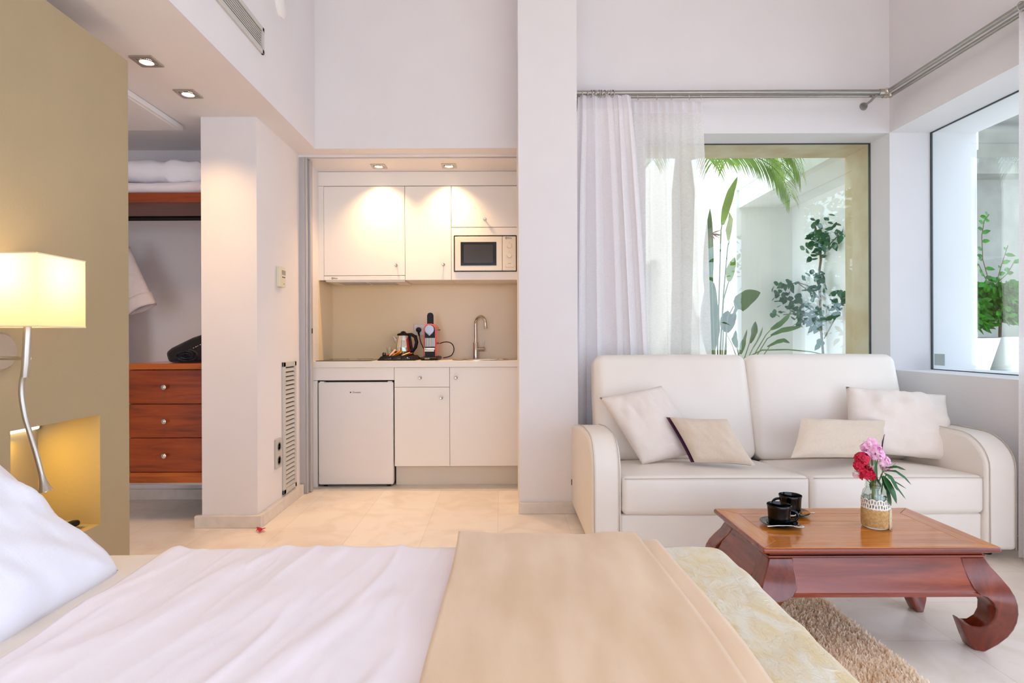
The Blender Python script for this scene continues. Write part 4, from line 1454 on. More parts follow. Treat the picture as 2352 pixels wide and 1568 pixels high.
# flower jar
JX, JY = at(2010, 0, 2.136).x, 2.136
o = thing('flower_jar', 'glass jar wrapped in burlap and lace on the coffee table', 'vase', (JX, JY, TZ2))
MB().lathe([(0, 0), (.040, 0), (.044, .005), (.044, .118), (.040, .132), (.032, .140), (.031, .145), (.034, .147), (.034, .152), (.031, .154), (.033, .158), (.033, .164), (.030, .166), (.029, .145), (.030, .138), (.041, .116), (.041, .008), (0, .006)], 40, (JX, JY, TZ2), cap=False).build('jar', jar_glass, o, smooth=60)
MB().lathe([(0, .0065), (.0405, .009), (.0405, .105), (0, .105)], 32, (JX, JY, TZ2), cap=False).build('water', water_m, o, smooth=60)
MB().lathe([(.0455, .006), (.0475, .02), (.0475, .055), (.0465, .071), (.0450, .071), (.0450, .006)], 48, (JX, JY, TZ2), cap=False).build('burlap_band', burlap, o, smooth=60)
MB().grid(lambda a, b: Vector((JX + .0492 * math.cos(-1.15 + .62 * a + .03 * math.sin(b * 9)), JY + .0492 * math.sin(-1.15 + .62 * a + .03 * math.sin(b * 9)), TZ2 + .003 + .070 * b)), 8, 8).build('burlap_flap', pbr('pale_burlap_edge', '#dccaa8', .95, var=.12, vscale=150, bump=.5, bscale=300), o, smooth=180, solid=.0015)
def lace(a, b):
    th = 2 * PI * a
    z = .066 + b * (.036 + .007 * abs(math.sin(th * 6)))
    r_ = .0452 + .0012 * math.sin(th * 24) * math.sin(b * 9)
    return Vector((JX + r_ * math.cos(th), JY + r_ * math.sin(th), TZ2 + z))
lm = MB().grid(lace, 96, 8, loopu=True)
lm.bm.faces.ensure_lookup_table()
kill = [f for i, f in enumerate(lm.bm.faces) if (i % 8) in (2, 3, 5, 6) and ((i // 8) + (1 if (i % 8) > 4 else 0)) % 3 == 0]
bmesh.ops.delete(lm.bm, geom=kill, context='FACES')
lm.build('lace_band', lace_m, o, smooth=180, solid=.0008, soff=1)


def floret(m, c, nrm, r, np_=5):
    nrm = Vector(nrm).normalized()
    a = nrm.orthogonal().normalized()
    b = nrm.cross(a)
    ph = rnd.random() * 6
    for k in range(np_):
        th = ph + 2 * PI * k / np_
        d = a * math.cos(th) + b * math.sin(th)
        s_ = nrm.cross(d)
        m.blade([c, c + d * r * .35 + nrm * r * .18, c + d * r * .75 + nrm * r * .30, c + d * r + nrm * r * .22], [r * .12, r * .30, r * .38, r * .18], s_, .12)


def bloom(name, lab, mat_, heads, top_pts, r, base, cat='flower'):
    o = thing(name, lab, cat, base)
    st = MB()
    pm = MB()
    for (c, nn, rad) in heads:
        c = Vector(c)
        mid = Vector(base).lerp(c, .55) + Vector((0, 0, .02))
        st.tube([Vector(base), Vector((JX + (c.x - JX) * .18, JY + (c.y - JY) * .18, TZ2 + .150)), mid.lerp(c, .4) if mid.z > TZ2 + .15 else Vector((JX, JY, TZ2 + .16)).lerp(c, .5), c], .0018, 6)
        for _ in range(nn):
            while True:
                d = Vector((rnd.uniform(-1, 1), rnd.uniform(-1, 1), rnd.uniform(-.8, 1)))
                if .05 < d.length < 1:
                    break
            d.normalize()
            floret(pm, c + d * rad * .75, d + Vector((0, -.25, .15)), r)
    pm.build('petals', mat_, o, smooth=180)
    st.build('stem', stem_m, o, smooth=60)
    return o


def jp(px, py, dy=0):
    return at(px, py, JY + dy)


bloom('pink_flower_spray', 'tall pale pink flower spray standing in the jar', petal_pink, [(jp(2001, 1020), 5, .013), (jp(1990, 1030, .01), 7, .018), (jp(2010, 1034, -.01), 7, .018), (jp(1988, 1046, .01), 7, .018), (jp(2014, 1047, -.01), 8, .020), (jp(2000, 1044, .02), 6, .016)], None, .0155, (JX - .005, JY, TZ2 + .02))
bloom('pink_flower_cluster', 'smaller lilac pink flower cluster leaning over the green leaves', petal_pink, [(jp(2028, 1062, -.01), 9, .018), (jp(2036, 1074, .0), 7, .016)], None, .0145, (JX + .012, JY, TZ2 + .02))
bloom('red_flower_cluster', 'crimson flower cluster leaning over the jar rim towards the cups', petal_red, [(jp(1980, 1056, -.02), 24, .026), (jp(1976, 1072, -.02), 14, .022), (jp(1990, 1082, -.025), 12, .020), (jp(2003, 1095, -.03), 7, .011), (jp(1986, 1096, -.02), 8, .014)], None, .0125, (JX - .012, JY - .005, TZ2 + .02))
bloom('white_flower_sprig', 'blush white blossom peeping out below the crimson cluster', pbr('blush_petal', '#f0cfd6', .6, var=.05, transl=.3), [(jp(1967, 1092, .0), 5, .010), (jp(2004, 1082, -.01), 4, .010)], None, .011, (JX - .006, JY + .01, TZ2 + .02))
o = thing('leaf_sprig', 'green oleander leaf sprig drooping over the jar rim', 'foliage', (JX + .01, JY - .004, TZ2 + .02))
MB().tube([(JX + .01, JY - .004, TZ2 + .02), (JX + .012, JY - .008, TZ2 + .10), (JX + .018, JY - .012, TZ2 + .165), (JX + .03, JY - .015, TZ2 + .195)], .002, 6).build('stem', stem_m, o, smooth=60)
for pts, w in (([(2014, 1100), (2012, 1075), (2016, 1056)], .009), ([(2026, 1096), (2035, 1112), (2048, 1136), (2058, 1160)], .014), ([(2024, 1096), (2028, 1112), (2034, 1130)], .009), ([(2030, 1090), (2044, 1100), (2056, 1122), (2060, 1130)], .008),
              ([(2026, 1090), (2046, 1078), (2058, 1066)], .006), ([(2032, 1084), (2056, 1086), (2076, 1100), (2092, 1117)], .005), ([(2032, 1078), (2058, 1076), (2080, 1083)], .006), ([(2038, 1100), (2058, 1112), (2081, 1126)], .003),
              ([(2044, 1104), (2062, 1128), (2079, 1150)], .004), ([(2034, 1120), (2038, 1142), (2045, 1166)], .010), ([(2016, 1098), (2004, 1110), (2000, 1122)], .007), ([(2012, 1100), (2018, 1118), (2014, 1132)], .008), ([(2004, 1104), (1994, 1116), (1990, 1130)], .006)):
    k = len(pts)
    inside = pts[0][0] < 2020 and pts[-1][1] > 1110
    P_ = [at(a, b, JY - (.0 if inside else .035) - .006 * i) for i, (a, b) in enumerate(pts)]
    mids = []
    W = []
    for i in range(k - 1):
        for j in range(3):
            f_ = (i + j / 3) / (k - 1)
            mids.append(P_[i].lerp(P_[i + 1], j / 3))
            W.append(w * 1.25 * (math.sin(PI * min(1, f_ * .92 + .06)) ** .8))
    mids.append(P_[-1])
    W.append(w * .04)
    if inside:
        mids = [Vector((JX + max(-.025, min(.025, p.x - JX)), JY + .0 + max(-.02, min(.02, p.y - JY)), p.z)) for p in mids]
    MB().blade(mids, W, (.8, .5, .25), .25).build('leaf', leaf_vase, o, smooth=180)
# ------------------------------------------------------------------ curtains and rods
o = thing('curtain_rod', 'double brushed metal curtain rod turning the corner above both windows', 'curtain rod', (1.5, 3.77, 2.6))
ZR = 2.62
MB().tube([(.47, 3.74, ZR), (2.44, 3.74, ZR)], .0135, 16).tube([(2.46, 3.72, ZR), (2.46, 2.0, ZR)], .0135, 16).build('front_rod', rod_m, o, smooth=60)
MB().tube([(.47, 3.80, ZR), (2.50, 3.80, ZR)], .0115, 16).tube([(2.52, 3.78, ZR), (2.52, 2.0, ZR)], .0115, 16).build('rear_rod', rod_m, o, smooth=60)
for dx, dy, r_ in ((0, 0, .020), (.06, .06, .018)):
    MB().sphere((2.452 + dx, 3.73 + dy, ZR), r_, seg=14).tube([(2.41 + dx, 3.74 + dy, ZR), (2.44 + dx, 3.74 + dy, ZR)], r_ - .002, 16).build('corner_joint', satin, o, smooth=50)
for x in (.50, 2.40):
    m = MB()
    m.tube([(x, 3.89, ZR - .035), (x, 3.81, ZR - .03), (x, 3.74, ZR - .012)], .008, 10)
    MB().lathe([(0, 0), (.026, 0), (.022, .012), (0, .013)], 20, M=Matrix.Translation((x, 3.89, ZR - .035)) @ Matrix.Rotation(PI / 2, 4, 'X')).build('wall_rosette', rod_m, o, smooth=60)
    m.build('bracket', rod_m, o, smooth=60)
MB().tube([(2.573, 2.3, ZR - .035), (2.52, 2.3, ZR - .03), (2.46, 2.3, ZR - .012)], .008, 10).build('bracket', rod_m, o, smooth=60)


def ring(x, y, z, r, par, rz=0.0, along=0):
    pts = []
    for k in range(18):
        a = 2 * PI * k / 18
        q_ = Vector((math.sin(rz) * r * math.cos(a), math.cos(rz) * r * math.cos(a), r * math.sin(a)))
        if along:
            q_ = Vector((q_.y, q_.x, q_.z))
        pts.append(Vector((x, y, z)) + q_)
    return MB().tube(pts, .0022, 6, closed=True).build('ring', satin, par, smooth=180)


def curtain(fn, name, lab, nu, nv, mat_, ztop, zbot, head, par_xy):
    o = thing(name, lab, 'curtain', (par_xy[0], par_xy[1], zbot), None)
    kh = head / (ztop - zbot)
    MB().grid(lambda a, b: fn(a, kh + (1 - kh) * b), nu, nv).build('fabric', mat_, o, smooth=180)
    MB().grid(lambda a, b: fn(a, kh * b), nu, 4).build('heading', head_m, o, smooth=180)
    return o


def interp(tab, a):
    n = len(tab) - 1
    i = min(int(a * n), n - 1)
    return tab[i] + (tab[i + 1] - tab[i]) * (a * n - i)


# front curtain, gathered in deep folds
def c_front(a, b):
    z = 2.605 - b * (2.605 - .015)
    s_ = b ** .8
    top = .488 + .345 * a
    bot = .430 + .56 * a
    x = top + (bot - top) * min(1, s_ * 1.15)
    ph = a * 2 * PI * 5.2 + 1.1 * math.sin(a * 7 + .4) + .25 * math.sin(b * 3 + a * 5)
    k = min(1, b * 5)
    sw = math.tanh(1.8 * math.sin(ph)) * .8 + .18 * math.sin(2.6 * ph + 1.3 * math.sin(a * 17))
    y = 3.74 + (.014 + .018 * k) * sw
    x += (.005 + .010 * k) * math.sin(ph * 2 + .8) + .006 * k * math.sin(a * 23 + b * 2)
    return Vector((x, min(y, 3.775), z - .004 * math.cos(ph) * (1 - min(1, b * 8))))
o = curtain(c_front, 'curtain', 'white curtain gathered in deep folds beside the pillar', 200, 40, curtain_m, 2.605, .015, .085, (.62, 3.74))
for x in (.52, .555, .575, .59, .60, .612, .625, .64, .66, .685, .70, .712):
    ring(x, 3.74, ZR - .006, .022, o, rnd.uniform(-.5, .5))
# sheer, drawn part of the way across the window
def c_sheer(a, b):
    z = 2.588 - b * (2.588 - .015)
    top = .60 + .703 * a
    bot = .58 + .785 * a
    s_ = min(1, b * 1.3)
    x = top + (bot - top) * s_
    ph = a * 2 * PI * 13 + 1.2 * math.sin(a * 11)
    big = a * 2 * PI * 4.2 + .8 * math.sin(a * 5)
    k = min(1, b * 4)
    y = 3.805 + .010 * math.sin(ph) * (1 - .7 * k) + .017 * math.sin(big + .4 * math.sin(b * 3)) * k
    x += .012 * math.sin(big * 2 + b * 2) * k
    return Vector((x, y, z + .003 * math.sin(ph) * (1 - k)))
o = curtain(c_sheer, 'sheer_curtain', 'sheer white voile curtain hanging over part of the garden window', 220, 40, sheer_m, 2.588, .015, .075, (.95, 3.80))
for px in (1422, 1468, 1511, 1545, 1586, 1613):
    ring(at(px, 0, 3.77).x, 3.775, ZR - .005, .026, o, .35)
def c_right(a, b):
    z = 2.60 - b * (2.60 - .012)
    y = 2.79 - .48 * a
    ph = a * 2 * PI * 5
    return Vector((2.462 + .030 * math.sin(ph) * (.6 + .4 * min(1, b * 4)) - .012 * b, y + .008 * math.sin(2 * ph), z))
o = curtain(c_right, 'curtain', 'white curtain drawn to the edge of the corner window', 90, 30, curtain_m, 2.60, .012, .085, (2.46, 2.5))
for k in range(6):
    ring(2.46, 2.77 - k * .08, ZR - .006, .024, o, 0, 1)

# ------------------------------------------------------------------ bed
BX0, BX1, BY0, BY1, BZ = -1.515, .535, -.22, 1.445, .535
o = thing('bed', 'low double bed with white bedding standing against the olive wall', 'bed', (-.5, .6, 0))
MB().box(BX0, BX1 - .04, BY0 + .04, BY1 - .04, .06, .29).build('base', base_cloth, o, bevel=.02)
MB().rbox(BX0, BX1, BY0, BY1, .292, BZ, .05, n=4).build('mattress', sheet_cream, o, smooth=180)
for x in (-1.4, .4):
    for y in (-.1, 1.3):
        MB().lathe([(.03, 0), (.035, .065)], 16, (x, y, 0)).build('foot', black_plastic, o)


def drape(x0, x1, y0, y1, zt, zh, r, nx, disp, endr=0):
    """cloth over the bed: x along the bed, cross-section hangs at both sides"""
    prof = [(y0, zh), (y0, (zh + zt - r) / 2), (y0, zt - r)]
    for k in range(1, 7):
        a = k / 6 * PI / 2
        prof.append((y0 + r - r * math.cos(a), zt - r + r * math.sin(a)))
    ny = 70
    for k in range(1, ny):
        prof.append((y0 + r + (y1 - y0 - 2 * r) * k / ny, zt))
    for k in range(0, 7):
        a = PI / 2 - k / 6 * PI / 2
        prof.append((y1 - r + r * math.cos(a), zt - r + r * math.sin(a)))
    prof += [(y1, (zh + zt - r) / 2), (y1, zh)]
    n = len(prof) - 1

    def f(a, b):
        i = min(int(round(b * n)), n)
        y, z = prof[i]
        x = x0 + (x1 - x0) * a
        return disp(Vector((x, y, z)), a, zt)
    return MB().grid(f, nx, n)


def flat_d(p, a, zt):
    return p + Vector((0, 0, .003 * fbm((p.x * 6, p.y * 6, 3))))
tag(drape(BX0 + .002, -.70, BY0 - .006, BY1 + .008, BZ + .008, .12, .05, 40, flat_d).build('fitted_sheet', sheet_cream, smooth=180, solid=.004), 'cream under-sheet showing between the big pillow and the white duvet', 'sheet')


def wrinkle_d(p, a, zt):
    k = 1.0 if p.z > zt - .03 else .25
    q_ = p.x - .22 * (p.y - 1.1) + .03 * math.sin(p.y * 4)
    n1 = fbm((q_ * 4.5, p.y * .9, 1.0))
    r1 = max(0, .30 - abs(n1)) / .30
    n2 = fbm((q_ * 11 + 3, p.y * 2.1, 4.0))
    r2 = max(0, .25 - abs(n2)) / .25
    n3 = fbm((p.x * 3, p.y * 3, 8))
    h_ = .007 * r1 ** 2 + .002 * r2 ** 2 + .004 * n3
    edge = .0015 * math.exp(-((p.x + .80) / .03) ** 2)
    return p + Vector((0, 0, (h_ + edge) * k))
tag(drape(-.80, .05, BY0 - .018, BY1 + .022, BZ + .018, .10, .05, 170, wrinkle_d).build('white_duvet', sheet_white, smooth=180, solid=.012),
    'rumpled white duvet covering the middle of the bed', 'duvet')
def crink(p, u):
    n1 = fbm((p.x * 9 + p.y * 5, p.y * 6 - p.x * 4, p.z * 7 + 2))
    return p + Vector((.006 * n1, .004 * n1, .009 * (abs(n1) - .15)))
tag(MB().rbox(-.02, BX1 + .022, BY0 - .02, BY1 + .022, .05, BZ + .018, .055, n=(.022,), disp=crink).build('bedspread', spread_m, smooth=180),
    'crinkled champagne gold bedspread over the foot of the bed', 'bedspread')


def throw_d(p, a, zt):
    k = 1.0 if p.z > zt - .03 else .3
    n1 = fbm((p.x * 7 - p.y * 1.2, p.y * 1.3, 6))
    n2 = fbm((p.x * 16, p.y * 5, 11))
    return p + Vector((.006 * math.sin(p.y * 6 + a * 2), 0, (.006 * n1 + .0022 * n2) * k))
o = thing('throw_blanket', 'sand coloured linen throw folded across the foot of the bed', 'throw', (.13, .6, .1))
drape(-.100, .385, BY0 - .032, BY1 + .036, BZ + .032, .07, .05, 60, throw_d).build('lower_fold', throw_m, o, smooth=180, solid=.012)
drape(-.112, .335, BY0 - .045, BY1 + .048, BZ + .046, .11, .05, 60, throw_d).build('upper_fold', throw_m, o, smooth=180, solid=.012)


def bed_pillow(c, xa, ya, w, h, t, seed, lab):
    tag(make_cushion('bed_pillow', pillow_white, frame(c, xa, ya), w, h, t, seed=seed, wr=.010, pinch=.02, n=44, pw=5), lab, 'pillow', 'white bed pillows')


bed_pillow((-1.060, .955, .706), (0, 1, 0), (-.75, 0, .62), .73, .53, .125, 12, 'big white pillow in front, propped at the head of the bed')
bed_pillow((-1.275, .945, .735), (0, 1, 0), (-.55, 0, .83), .68, .42, .15, 14, 'white pillow behind, standing against the olive wall')
# ------------------------------------------------------------------ rug
RX0, RX1, RY0, RY1 = -.3, 1.285, -.3, 2.36
o = thing('shag_rug', 'sandy beige shag rug on the floor between bed and coffee table', 'rug', (.5, 1.0, .001))
MB().box(RX0, RX1 - .01, RY0, RY1 - .01, .001, .010).build('backing', rug_back, o)
m = MB()
bmr = m.bm
y = .9
while y < RY1:
    x = .55
    while x < RX1:
        px_, py_ = x + rnd.uniform(-.006, .006), y + rnd.uniform(-.006, .006)
        a = rnd.uniform(0, 2 * PI)
        hh = rnd.uniform(.012, .022)
        lx, ly = rnd.uniform(-.010, .010), rnd.uniform(-.010, .010)
        w = .0035
        b0 = bmr.verts.new((px_ - w * math.cos(a), py_ - w * math.sin(a), .009))
        b1 = bmr.verts.new((px_ + w * math.cos(a), py_ + w * math.sin(a), .009))
        c0 = bmr.verts.new((px_ + lx * .5 - w * math.cos(a + .7), py_ + ly * .5 - w * math.sin(a + .7), .009 + hh * .65))
        c1 = bmr.verts.new((px_ + lx * .5 + w * math.cos(a + .7), py_ + ly * .5 + w * math.sin(a + .7), .009 + hh * .65))
        t_ = bmr.verts.new((px_ + lx, py_ + ly, .009 + hh))
        bmr.faces.new((b0, b1, c1, c0))
        bmr.faces.new((c0, c1, t_))
        x += .0062
    y += .0062
m.build('pile', shag_m, o, smooth=180, kind='stuff')
# ------------------------------------------------------------------ outside
sbox('ground', ground_m, -12, 14, -14, 14, -.30, -.07)
YC = 6.4
sbox('wall_courtyard_back', wall_outer, -2.5, 3.17, YC, YC + .2, -.07, 2.95)
sbox('wall_courtyard_side', wall_outer, 3.17, 3.37, 4.43, YC + .2, -.07, 2.47)
m = MB().box(2.59, 3.6, 4.43, YC + .2, 2.47, 2.66)
struct(m.build('ceiling_overhang', wall_outer))
sbox('wall_overhang_fascia', wall_outer, 2.56, 2.72, 4.43, YC + .25, 2.66, 3.3)
sbox('ground_courtyard', ground_m, -2.5, 3.17, 4.43, YC, -.07, .0)
# beyond the corner window: low ledge with planters, shaded concrete wall and beam
sbox('wall_terrace_back', concrete, 3.37, 7.5, 6.6, 6.8, -.07, 2.85)
sbox('wall_terrace_beam', concrete, 3.37, 7.5, 6.35, 6.6, 2.82, 3.3)
sbox('ground_terrace_ledge', pbr('grey_ledge', '#a9aca9', .8, var=.04), 3.37, 7.0, 5.0, 6.2, -.07, .745)


sbox('terrace_sun_block', concrete, 3.40, 7.5, 3.95, 6.8, 3.4, 3.55)  # slab added to keep direct sun off the terrace wall


def planter(x, y, w, h, lab):
    o = thing('planter', lab, 'planter', (x, y, .745), 'white tapered planters on the ledge')
    m = MB()
    wb = w * .74
    ring_ = []
    for (ww, z) in ((wb, 0), (w, h), (w - .025, h), (wb - .02, .05)):
        ring_.append([m.bm.verts.new((x + sx * ww / 2, y + sy * ww / 2, .745 + z)) for sx, sy in ((-1, -1), (1, -1), (1, 1), (-1, 1))])
    for A, B in zip(ring_, ring_[1:]):
        for k in range(4):
            l = (k + 1) % 4
            m.bm.faces.new((A[k], A[l], B[l], B[k]))
    m.bm.faces.new(ring_[0][::-1])
    m.bm.faces.new(ring_[-1])
    m.build('pot', pot_white, o, bevel=.008, seg=3)
    MB().box(x - w * .4, x + w * .4, y - w * .4, y + w * .4, .745 + h - .06, .745 + h - .03).build('soil', pbr('soil_%d' % int(x * 100), '#3a2d22', 1), o)
    return o


PY = 5.3
planter(at(2207, 0, PY).x, PY + .05, .44, .30, 'white tapered planter half hidden by the window jamb')
planter(at(2326, 0, PY).x, PY - .02, .44, .31, 'white tapered planter nearest the curtain edge on the ledge')


def leaf(m, p, d, ln, w, up=None):
    d = Vector(d).normalized()
    side = d.cross(Vector((0, 0, 1)) if up is None else Vector(up))
    if side.length < .05:
        side = Vector((1, 0, 0))
    p = Vector(p)
    m.blade([p, p + d * ln * .3, p + d * ln * .65 - Vector((0, 0, ln * .06)), p + d * ln - Vector((0, 0, ln * .18))], [w * .15, w * .5, w * .42, w * .03], side, .2)


def bushy(name, lab, cx_, cy_, z0, rx, rz, n, tendrils):
    o = thing(name, lab, 'plant', (cx_, cy_, z0), 'potted creepers on the ledge')
    m = MB()
    for _ in range(n):
        th, ph = rnd.uniform(0, 2 * PI), rnd.uniform(-.35, 1)
        r_ = rx * (rnd.uniform(.35, 1)) * (1.0 - .25 * max(0, ph))
        p = (cx_ + r_ * math.cos(th), cy_ + r_ * math.sin(th), z0 + rz * (.5 + .5 * ph))
        leaf(m, p, (math.cos(th) + rnd.uniform(-.7, .7), math.sin(th) * .4 - rnd.uniform(0, .5), rnd.uniform(-.8, .6)), rnd.uniform(.06, .10), rnd.uniform(.04, .055), up=(rnd.uniform(-.5, .5), -1, rnd.uniform(-.2, .8)))
    m.build('foliage', leaf_ivy, o, smooth=180)
    st = MB()
    lf = MB()
    for pts in tendrils:
        P_ = [at(a, b, cy_ - .02) for a, b in pts]
        st.tube(P_, .0035, 6)
        for i in range(len(P_) - 1):
            for k in range(3):
                p = P_[i].lerp(P_[i + 1], (k + rnd.random()) / 3)
                leaf(lf, p, (rnd.choice((-1, 1)) * .8, rnd.uniform(-.6, .2), rnd.uniform(-.1, .6)), rnd.uniform(.05, .08), .04, up=(0, -1, .3))
    st.tube([(cx_, cy_, z0 - .05), (cx_ + .01, cy_, z0 + rz * .5)], .012, 8).build('stem', twig_m, o, smooth=60)
    if tendrils:
        lf.build('tendril_leaves', leaf_ivy, o, smooth=180)


bushy('creeper', 'dense green creeper with long tendrils in the planter nearest the curtain', at(2296, 0, PY).x, PY, 1.04, .23, .50, 900,
      [[(2275, 660), (2258, 600), (2256, 545), (2262, 510), (2273, 497)], [(2290, 650), (2302, 610), (2316, 568)], [(2280, 670), (2262, 640), (2248, 610)], [(2285, 660), (2315, 632), (2330, 606)]])
bushy('creeper', 'dark green creeper in the planter half hidden by the window jamb', at(2222, 0, PY).x, PY + .05, 1.04, .19, .34, 400, [])


# tree on the terrace beyond the corner window
o = thing('terrace_tree', 'leafy tree on the terrace, seen as a reflection in the garden window', 'tree', (7.2, -4.0, -.07))
MB().tube([(7.2, -4.0, -.07), (7.25, -4.0, 1.2), (7.15, -4.05, 2.4), (7.2, -4.0, 3.6)], [.16, .13, .10, .05], 12).tube([(7.2, -4.0, 1.6), (7.9, -3.8, 2.9), (8.4, -3.6, 3.6)], [.06, .04, .02], 8).tube([(7.2, -4.02, 1.9), (6.5, -4.2, 2.9), (6.0, -4.3, 3.5)], [.06, .04, .02], 8).build('trunk', twig_m, o, smooth=60)
m = MB()
for _ in range(2600):
    a, b, c_ = rnd.gauss(0, 1.0), rnd.gauss(0, .7), rnd.gauss(0, .75)
    leaf(m, (7.2 + a, -4.0 + b, 3.0 + c_), (rnd.uniform(-1, 1), rnd.uniform(-1, 1), rnd.uniform(-.8, .4)), rnd.uniform(.14, .22), rnd.uniform(.07, .10), up=(rnd.uniform(-1, 1), rnd.uniform(-1, 1), rnd.uniform(-1, 1)))
m.build('crown', leaf_dark, o, smooth=180)

# palm
o = thing('palm_tree', 'slender palm with arching fronds seen through the sheer curtain', 'palm', (1.53, 5.0, 0))
tr = [(1.53, 5.0, 0), (1.52, 5.0, .8), (1.54, 5.0, 1.6), (1.55, 5.0, 2.3), (1.55, 5.0, 2.64)]
MB().tube(tr, [.10, .085, .085, .095, .06], 18).build('trunk', bark, o, smooth=60)
def frond(az, reach, rise, drop, nl, ll):
    m = MB()
    base = Vector((1.55, 5.0, 2.56))
    R_ = []
    for k in range(19):
        f_ = k / 18
        hor = reach * math.sin(f_ * 1.25) / math.sin(1.25)
        z = rise * math.sin(f_ * PI * .62) - drop * f_ ** 2.4
        R_.append(base + Vector((math.cos(az) * hor, math.sin(az) * hor, z)))
    m.tube(R_, [.009 * (1 - .85 * k / 18) for k in range(19)], 6)
    side = Vector((-math.sin(az), math.cos(az), 0))
    for k in range(nl):
        f_ = .14 + .85 * k / nl
        i = min(int(f_ * 18), 17)
        p = R_[i].lerp(R_[i + 1], f_ * 18 - i)
        t_ = (R_[i + 1] - R_[i]).normalized()
        for sg in (-1, 1):
            d = (side * sg * .75 + t_ * .75 + Vector((0, 0, -.12 + rnd.uniform(-.06, .06)))).normalized()
            L_ = ll * (math.sin(PI * (.12 + .80 * f_)) ** .6) * rnd.uniform(.9, 1.05)
            q1, q2, q3 = p + d * L_ * .4, p + d * L_ * .75 - Vector((0, 0, L_ * .10)), p + d * L_ - Vector((0, 0, L_ * .32))
            m.blade([p, q1, q2, q3], [.003, .0075, .006, .001], t_, .3)
    return m
for az, reach, rise, drop, nl in ((-.25, .92, .35, .52, 44), (.12, .95, .42, .50, 44), (2.7, .9, .45, .55, 40), (-2.6, .75, .35, .6, 38), (-1.3, .42, .40, .55, 30),
                                  (.8, .9, .6, .4, 36), (1.6, .9, .6, .3, 34), (3.4, .95, .3, .8, 40), (-.05, .90, .16, .48, 42)):
    frond(az, reach, rise, drop, nl, .30).build('frond', leaf_palm, o, smooth=180)

# bird of paradise
SY = 5.0


def strel_leaf(o, stalk, blade_, w, mat_=leaf_mid, dy=0, side=(.7, -.5, .3), fold=.25, r=.008):
    Y_ = SY + dy
    st = [at(a, b, Y_) for a, b in stalk]
    ob = MB().tube(st, [r * (1 - .45 * k / (len(st) - 1)) for k in range(len(st))], 8)
    if blade_:
        P_ = [at(a, b, Y_ - .01 * k) for k, (a, b) in enumerate(blade_)]
        mids, W = [], []
        n = len(P_) - 1
        for i in range(n):
            for j in range(5):
                f_ = (i + j / 5) / n
                mids.append(P_[i].lerp(P_[i + 1], j / 5))
                W.append(w * (math.sin(PI * min(1, .08 + f_ * .92)) ** .7))
        mids.append(P_[-1])
        W.append(w * .03)
        lf = MB().blade(mids, W, side, fold).build('leaf', mat_, o, smooth=180)
        ob.build('leaf_stalk', stem_m, lf, smooth=60)
    else:
        ob.build('stalk', stem_m, o, smooth=60)


GP = 'bird of paradise plants in the courtyard'
o = thing('bird_of_paradise', 'tall bird of paradise plant beside the sheer curtain', 'plant', at(1650, 1063, SY), GP)
b0 = (1650, 1060)
strel_leaf(o, [b0, (1648, 800), (1652, 680), (1657, 530), (1660, 515)], [(1660, 518), (1668, 480), (1680, 440), (1695, 408)], .036, leaf_light)
strel_leaf(o, [b0, (1640, 820), (1632, 700)], [(1632, 720), (1626, 640), (1628, 560), (1632, 480)], .045, leaf_mid, .1)
strel_leaf(o, [b0, (1636, 850), (1634, 810)], [(1634, 815), (1640, 760), (1636, 700), (1640, 650)], .05, leaf_mid, .06)
strel_leaf(o, [b0, (1645, 850), (1630, 800)], [(1628, 815), (1620, 740), (1622, 660)], .05, leaf_mid, .12)
strel_leaf(o, [b0, (1654, 800), (1662, 690), (1672, 655), (1675, 648)], [(1675, 648), (1678, 620), (1688, 592)], .036, leaf_light, -.05)
strel_leaf(o, [b0, (1660, 800), (1662, 745)], [(1662, 760), (1668, 735), (1672, 715)], .05, leaf_mid, -.05)
strel_leaf(o, [b0, (1664, 820), (1672, 730), (1685, 705)], [(1678, 735), (1690, 702), (1716, 684), (1747, 674)], .085, leaf_mid, -.1, (.25, -.35, .9), .2)
strel_leaf(o, [b0, (1668, 800), (1668, 745)], [(1668, 765), (1676, 735), (1690, 720)], .05, leaf_mid, -.05)
strel_leaf(o, [b0, (1656, 780), (1662, 680), (1672, 570), (1676, 555)], None, 0)
MB().blade([at(1674, 556, SY), at(1674, 530, SY), at(1679, 505, SY), at(1676, 490, SY)], [.008, .026, .02, .003], (.8, -.5, 0), .4).build('flower_spathe', spathe_m, o, smooth=180)
strel_leaf(o, [b0, (1640, 760), (1636, 620), (1634, 540)], None, 0, dy=.03)
m = MB()
for k in range(9):
    a = rnd.uniform(-.6, 2.2)
    p = at(1634, 538, SY + .03)
    d = Vector((math.cos(a), -.3, -math.sin(a) * .8))
    m.blade([p, p + d * .04, p + d * .09], [.004, .008, .001], (0, .6, .8), .2)
m.build('dried_bloom', dried, o, smooth=180)
o = thing('bird_of_paradise', 'low spreading bird of paradise with fanned leaves behind the sofa', 'plant', at(1700, 1063, SY + .1), GP)
b1 = (1700, 1060)
